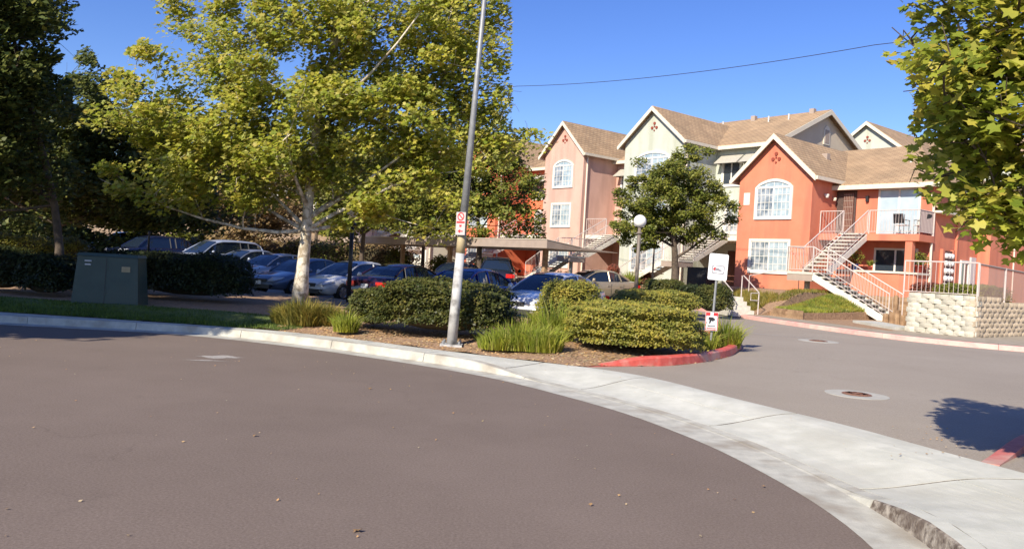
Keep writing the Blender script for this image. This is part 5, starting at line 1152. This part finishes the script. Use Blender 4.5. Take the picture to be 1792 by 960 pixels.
VAN = dict(L=4.95, Wd=.97, top=[(0, .58), (.06, .76), (.25, .87), (.7, .98), (1.0, 1.05), (1.4, 1.08), (2.4, 1.08), (3.4, 1.1), (4.4, 1.1), (4.8, 1.1), (4.92, 1.05), (4.95, .6)],
           gh=[(.85, 1.03), (1.3, 1.35), (1.75, 1.64), (2.1, 1.74), (2.9, 1.78), (3.9, 1.77), (4.6, 1.72), (4.9, 1.14)], roofx=(1.8, 4.65), axles=(.92, 3.95))
def car_car(spec, label, x, y, heading, pm, front_plate=True, grille='plastic', cat='car', name='parked_car', bumper=None, group='cars parked in the lot'):
    """heading = world angle of the direction the nose points; local +x = nose direction, origin = centre"""
    L, Wd = spec['L'], spec['Wd']; t = thing(name, label, cat, (x, y, lotz(x, y) + .005), heading, group)
    X = lambda s: L / 2 - s
    tx = np.array([a for a, _ in spec['top']]); tz = np.array([b for _, b in spec['top']])
    st_ = sorted(set(list(np.linspace(0, L, 26)) + list(tx))); V = []; F = []; nn_ = 0
    def hw(s): e = min(s, L - s); return Wd * (.80 + .20 * ss(e / .55) ** .6) if e < .55 else Wd
    for s in st_:
        zt_ = float(np.interp(s, tx, tz)); w_ = hw(s); zb = .24 + .10 * (1 - ss(min(s, L - s) / .35)); m_ = (zb + zt_) / 2
        prof = [(0, zb), (w_ * .90, zb), (w_ * .985, zb + .08), (w_, m_), (w_ * .985, zt_ - .14), (w_ * .93, zt_ - .05), (w_ * .80, zt_ - .008), (w_ * .4, zt_ + .02), (0, zt_ + .03)]
        ring = prof + [(-a, b_) for a, b_ in prof[-2:0:-1]]; nn_ = len(ring)
        V += [(X(s), a, b_) for a, b_ in ring]
    for i in range(len(st_) - 1):
        for j in range(nn_): F.append((i * nn_ + j, (i + 1) * nn_ + j, (i + 1) * nn_ + (j + 1) % nn_, i * nn_ + (j + 1) % nn_))
    F += [tuple(range(nn_)), tuple(range((len(st_) - 1) * nn_, len(st_) * nn_))[::-1]]
    link('body', new_mesh('body', V, F, [pm], smooth=True), t)
    # greenhouse
    gx = [a for a, _ in spec['gh']]; gzv = [b_ for _, b_ in spec['gh']]; V = []; F = []; gs = np.linspace(gx[0], gx[-1], 18)
    def gring(s, k=1.0, dz=0):
        zr = float(np.interp(s, gx, gzv)); zb = float(np.interp(s, tx, tz)) - .02; hgt = max(.005, zr - zb); w0 = Wd * .83; w1 = Wd * (.83 - .20 * min(1, hgt / .45))
        return [(w0 * k, zb), (w1 * k + .0, zb + hgt * .88 + dz), (w1 * .86 * k, zr + dz), (0, zr + .02 + dz), (-w1 * .86 * k, zr + dz), (-w1 * k, zb + hgt * .88 + dz), (-w0 * k, zb)]
    for s in gs: V += [(X(s), a, b_) for a, b_ in gring(s)]
    for i in range(17):
        for j in range(6): F.append((i * 7 + j, (i + 1) * 7 + j, (i + 1) * 7 + j + 1, i * 7 + j + 1))
    F += [tuple(range(7)), tuple(range(17 * 7, 18 * 7))[::-1]]
    link('windows', new_mesh('windows', V, F, [M['carglass']], smooth=False), t)
    V = []; F = []; r0, r1 = spec['roofx']; rs = np.linspace(r0, r1, 12)
    for s in rs: V += [(X(s), a, b_) for a, b_ in [(p[0] * 1.01, p[1] + .012) for p in gring(s)[1:6]]]
    for i in range(11):
        for j in range(4): F.append((i * 5 + j, (i + 1) * 5 + j, (i + 1) * 5 + j + 1, i * 5 + j + 1))
    link('roof', new_mesh('roof', V, F, [pm], smooth=True), t)
    for sgn in (-1, 1):
        q = MB()
        def gp(s, j=0, k=1.012): g = gring(s); a, b_ = g[0] if j == 0 else g[1]; return Vector((X(s), sgn * a * k, b_ + .01))
        # A pillar follows the windshield edge, C pillar the rear glass edge
        q.tube([gp(s_, 1) for s_ in np.linspace(gx[0] + .02, r0, 5)], .032, 5); q.tube([gp(s_, 1) for s_ in np.linspace(r1, gx[-1] - .03, 5)], .045, 5)
        q.tube([gp(s_, 1) for s_ in np.linspace(r0, r1, 9)], .022, 5)
        q.build('pillar', pm, t)
        mid_ = (r0 + r1) / 2 + .05; dpm = M['plastic'] if spec is not SEDAN else pm
        MB().tube([gp(mid_, 0), gp(mid_, 1)], .035, 4).build('door_pillar', dpm, t); MB().tube([gp(r1 + (.05 if spec is SEDAN else -.85), 0), gp(r1 + (-.05 if spec is SEDAN else -.85), 1)], .04, 4).build('door_pillar', dpm, t)
        q = MB(); q.lathe([(0, -.05), (.085, -.03), (.09, .04), (.05, .07), (0, .08)], 8, c=(X(gx[0] + .42), sgn * (Wd + .10), float(np.interp(gx[0] + .3, tx, tz)) + .06), axis='x'); q.build('wing_mirror', pm, t, smooth=True)
        zb = float(np.interp(1.6, tx, tz))
        for s_ in (gx[0] + .35, mid_, r1 + .1): MB().box(X(s_) - .006, X(s_) + .006, sgn * Wd - .004 * 1, sgn * Wd + .004, .36, zb - .1).build('door_gap', M['black'], t)
        for s_ in (mid_ - .18, r1 - .1): MB().box(X(s_) - .08, X(s_) + .08, sgn * Wd - .012, sgn * Wd + .022, zb - .22, zb - .19).build('door_handle', pm, t)
        # lamps
        zf = float(np.interp(.25, tx, tz)); q = MB(); q.prism([(X(.02), sgn * Wd * .48, zf - .18), (X(.05), sgn * Wd * .80, zf - .17), (X(.30), sgn * Wd * .93, zf - .10), (X(.45), sgn * Wd * .95, zf - .03), (X(.14), sgn * Wd * .62, zf - .04)], (.02, sgn * .012, .03)); q.build('headlight', M['headlamp'], t)
        zr = float(np.interp(L - .1, tx, tz)); q = MB(); q.box(-L / 2 - .025, -L / 2 + .09, min(sgn * Wd * .52, sgn * Wd * .86), max(sgn * Wd * .52, sgn * Wd * .86), zr - .30, zr - .12); q.box(-L / 2 + .03, -L / 2 + .32, min(sgn * Wd * .84, sgn * Wd * .955), max(sgn * Wd * .84, sgn * Wd * .955), zr - .29, zr - .13); q.build('tail_light', M['taillamp'], t)
    q = MB(); q.box(X(.03), X(-.015), -Wd * .42, Wd * .42, .50, .62); q.build('grille', M[grille], t)
    q = MB(); q.box(X(.09), X(-.012), -Wd * .62, Wd * .62, .28, .42); q.build('front_air_dam', M['plastic'], t)
    q = MB(); q.box(-L / 2 - .015, -L / 2 + .1, -Wd * .7, Wd * .7, .30, .42); q.build('rear_bumper_insert', M['plastic'], t)
    if front_plate: MB().box(X(-.02), X(-.03), -.15, .15, .42, .56).build('licence_plate', M['plate'], t)
    MB().box(-L / 2 - .03, -L / 2 - .015, -.15, .15, .60, .74).build('licence_plate', M['plate'], t)
    rw = .33 if spec is SEDAN else .36
    ty = MB(); ty.lathe([(rw * .6, -.10), (rw * .93, -.105), (rw, -.07), (rw, .07), (rw * .93, .105), (rw * .6, .10)], 20, axis='y'); tme = new_mesh('wheel', ty.v, ty.f, [M['tyre']], smooth=True)
    rm = MB(); rm.lathe([(rw * .62, -.09), (rw * .60, -.10), (rw * .52, -.075), (0, -.07)], 20, axis='y')
    for a in range(5):
        an = a * 2 * math.pi / 5; c_, s_ = math.cos(an), math.sin(an); rm.prism([(c_ * .05 - s_ * .03, -.10, s_ * .05 + c_ * .03), (c_ * .05 + s_ * .03, -.10, s_ * .05 - c_ * .03), (c_ * rw * .56 + s_ * .045, -.105, s_ * rw * .56 - c_ * .045), (c_ * rw * .56 - s_ * .045, -.105, s_ * rw * .56 + c_ * .045)], (0, .03, 0))
    rme = new_mesh('rim', rm.v, rm.f, [M['rim']])
    ar = MB(); K = 12; P_ = [(math.cos(math.pi * i / K) * (rw + .07), 0, math.sin(math.pi * i / K) * (rw + .07)) for i in range(K + 1)] + [(-(rw + .07), 0, -.12), (rw + .07, 0, -.12)]; ar.prism(P_, (0, .05, 0)); ame = new_mesh('wheel_arch', ar.v, ar.f, [M['plastic']])
    for ax in spec['axles']:
        for sgn in (-1, 1):
            wh = link('wheel', tme, t, (X(ax), sgn * (Wd - .085), rw), 0 if sgn < 0 else math.pi); link('rim', rme, wh)
            link('wheel_arch', ame, t, (X(ax), sgn * (Wd - .043) - (.0 if sgn < 0 else -.0), rw), 0 if sgn < 0 else math.pi)
    return t
HF = math.atan2(-.86, -.51)      # noses toward the street, slightly left
HB = HF + math.pi
def cpos(px, D): return ((px - 896) / FPX * D + 0, D)
SIL = paint('silver_white_paint', (.62, .64, .68), .25, .25); WHT = paint('white_paint', (.70, .70, .68), .3, 0); NAVY = paint('navy_paint', (.012, .018, .055), .25, .3); BLUE = paint('deep_blue_paint', (.01, .03, .22), .22, .4)
GREY = paint('grey_blue_paint', (.26, .29, .34), .3, .4); OLD = paint('faded_blue_grey_paint', (.13, .16, .22), .4, .3); MARO = paint('dark_maroon_paint', (.035, .012, .02), .2, .3); OLIV = paint('olive_bronze_paint', (.36, .31, .22), .3, .4); BLK = paint('black_car_paint', (.012, .012, .014), .2, .1); LBLU = paint('light_silver_blue_paint', (.42, .47, .55), .3, .3); CHAM = paint('champagne_silver_paint', (.50, .47, .43), .3, .4)
CARS = [
 (SEDAN, 'white silver sedan with dappled hood behind the small boxy hedge', 968, 24.0, HF, SIL),
 (SEDAN, 'deep blue sedan with its tail toward the long hedge', 838, 27.0, HB, BLUE),
 (SEDAN, 'dark maroon sedan showing its tail lights above the hedge', 716, 28.6, HB, MARO),
 (SEDAN, 'white coupe with black front nosed toward the street beside the black lamp post', 618, 30.0, HF, WHT),
 (SEDAN, 'faded blue-grey sedan partly behind the sycamore trunk', 535, 31.4, HF, OLD),
 (SEDAN, 'champagne silver sedan left of the sycamore trunk', 482, 35.6, HF, CHAM),
 (SEDAN, 'small grey-blue sedan between the silver sedan and the van', 432, 39.2, HF, GREY),
 (VAN, 'silver blue minivan with dark side windows', 382, 42.0, HF, LBLU),
 (SUV, 'navy blue SUV left of the silver blue minivan', 262, 45.0, HF, NAVY),
 (SUV, 'farthest dark SUV at the left end of the row', 218, 51.0, HF, BLK),
 (SUV, 'black SUV parked under the carport', 872, 40.0, HB + .5, BLK),
 (SEDAN, 'dark blue sedan half hidden behind the street light pole', 808, 38.0, HB + .3, NAVY),
 (SEDAN, 'olive bronze sedan parked beside the low block wall', 1038, 38.5, HF - .45, OLIV)]
for spec, lb, px, D, hd, pm in CARS:
    x, y = cpos(px, D); car_car(spec, lb, x, y, hd, pm, cat='car' if spec is SEDAN else ('minivan' if spec is VAN else 'suv'))
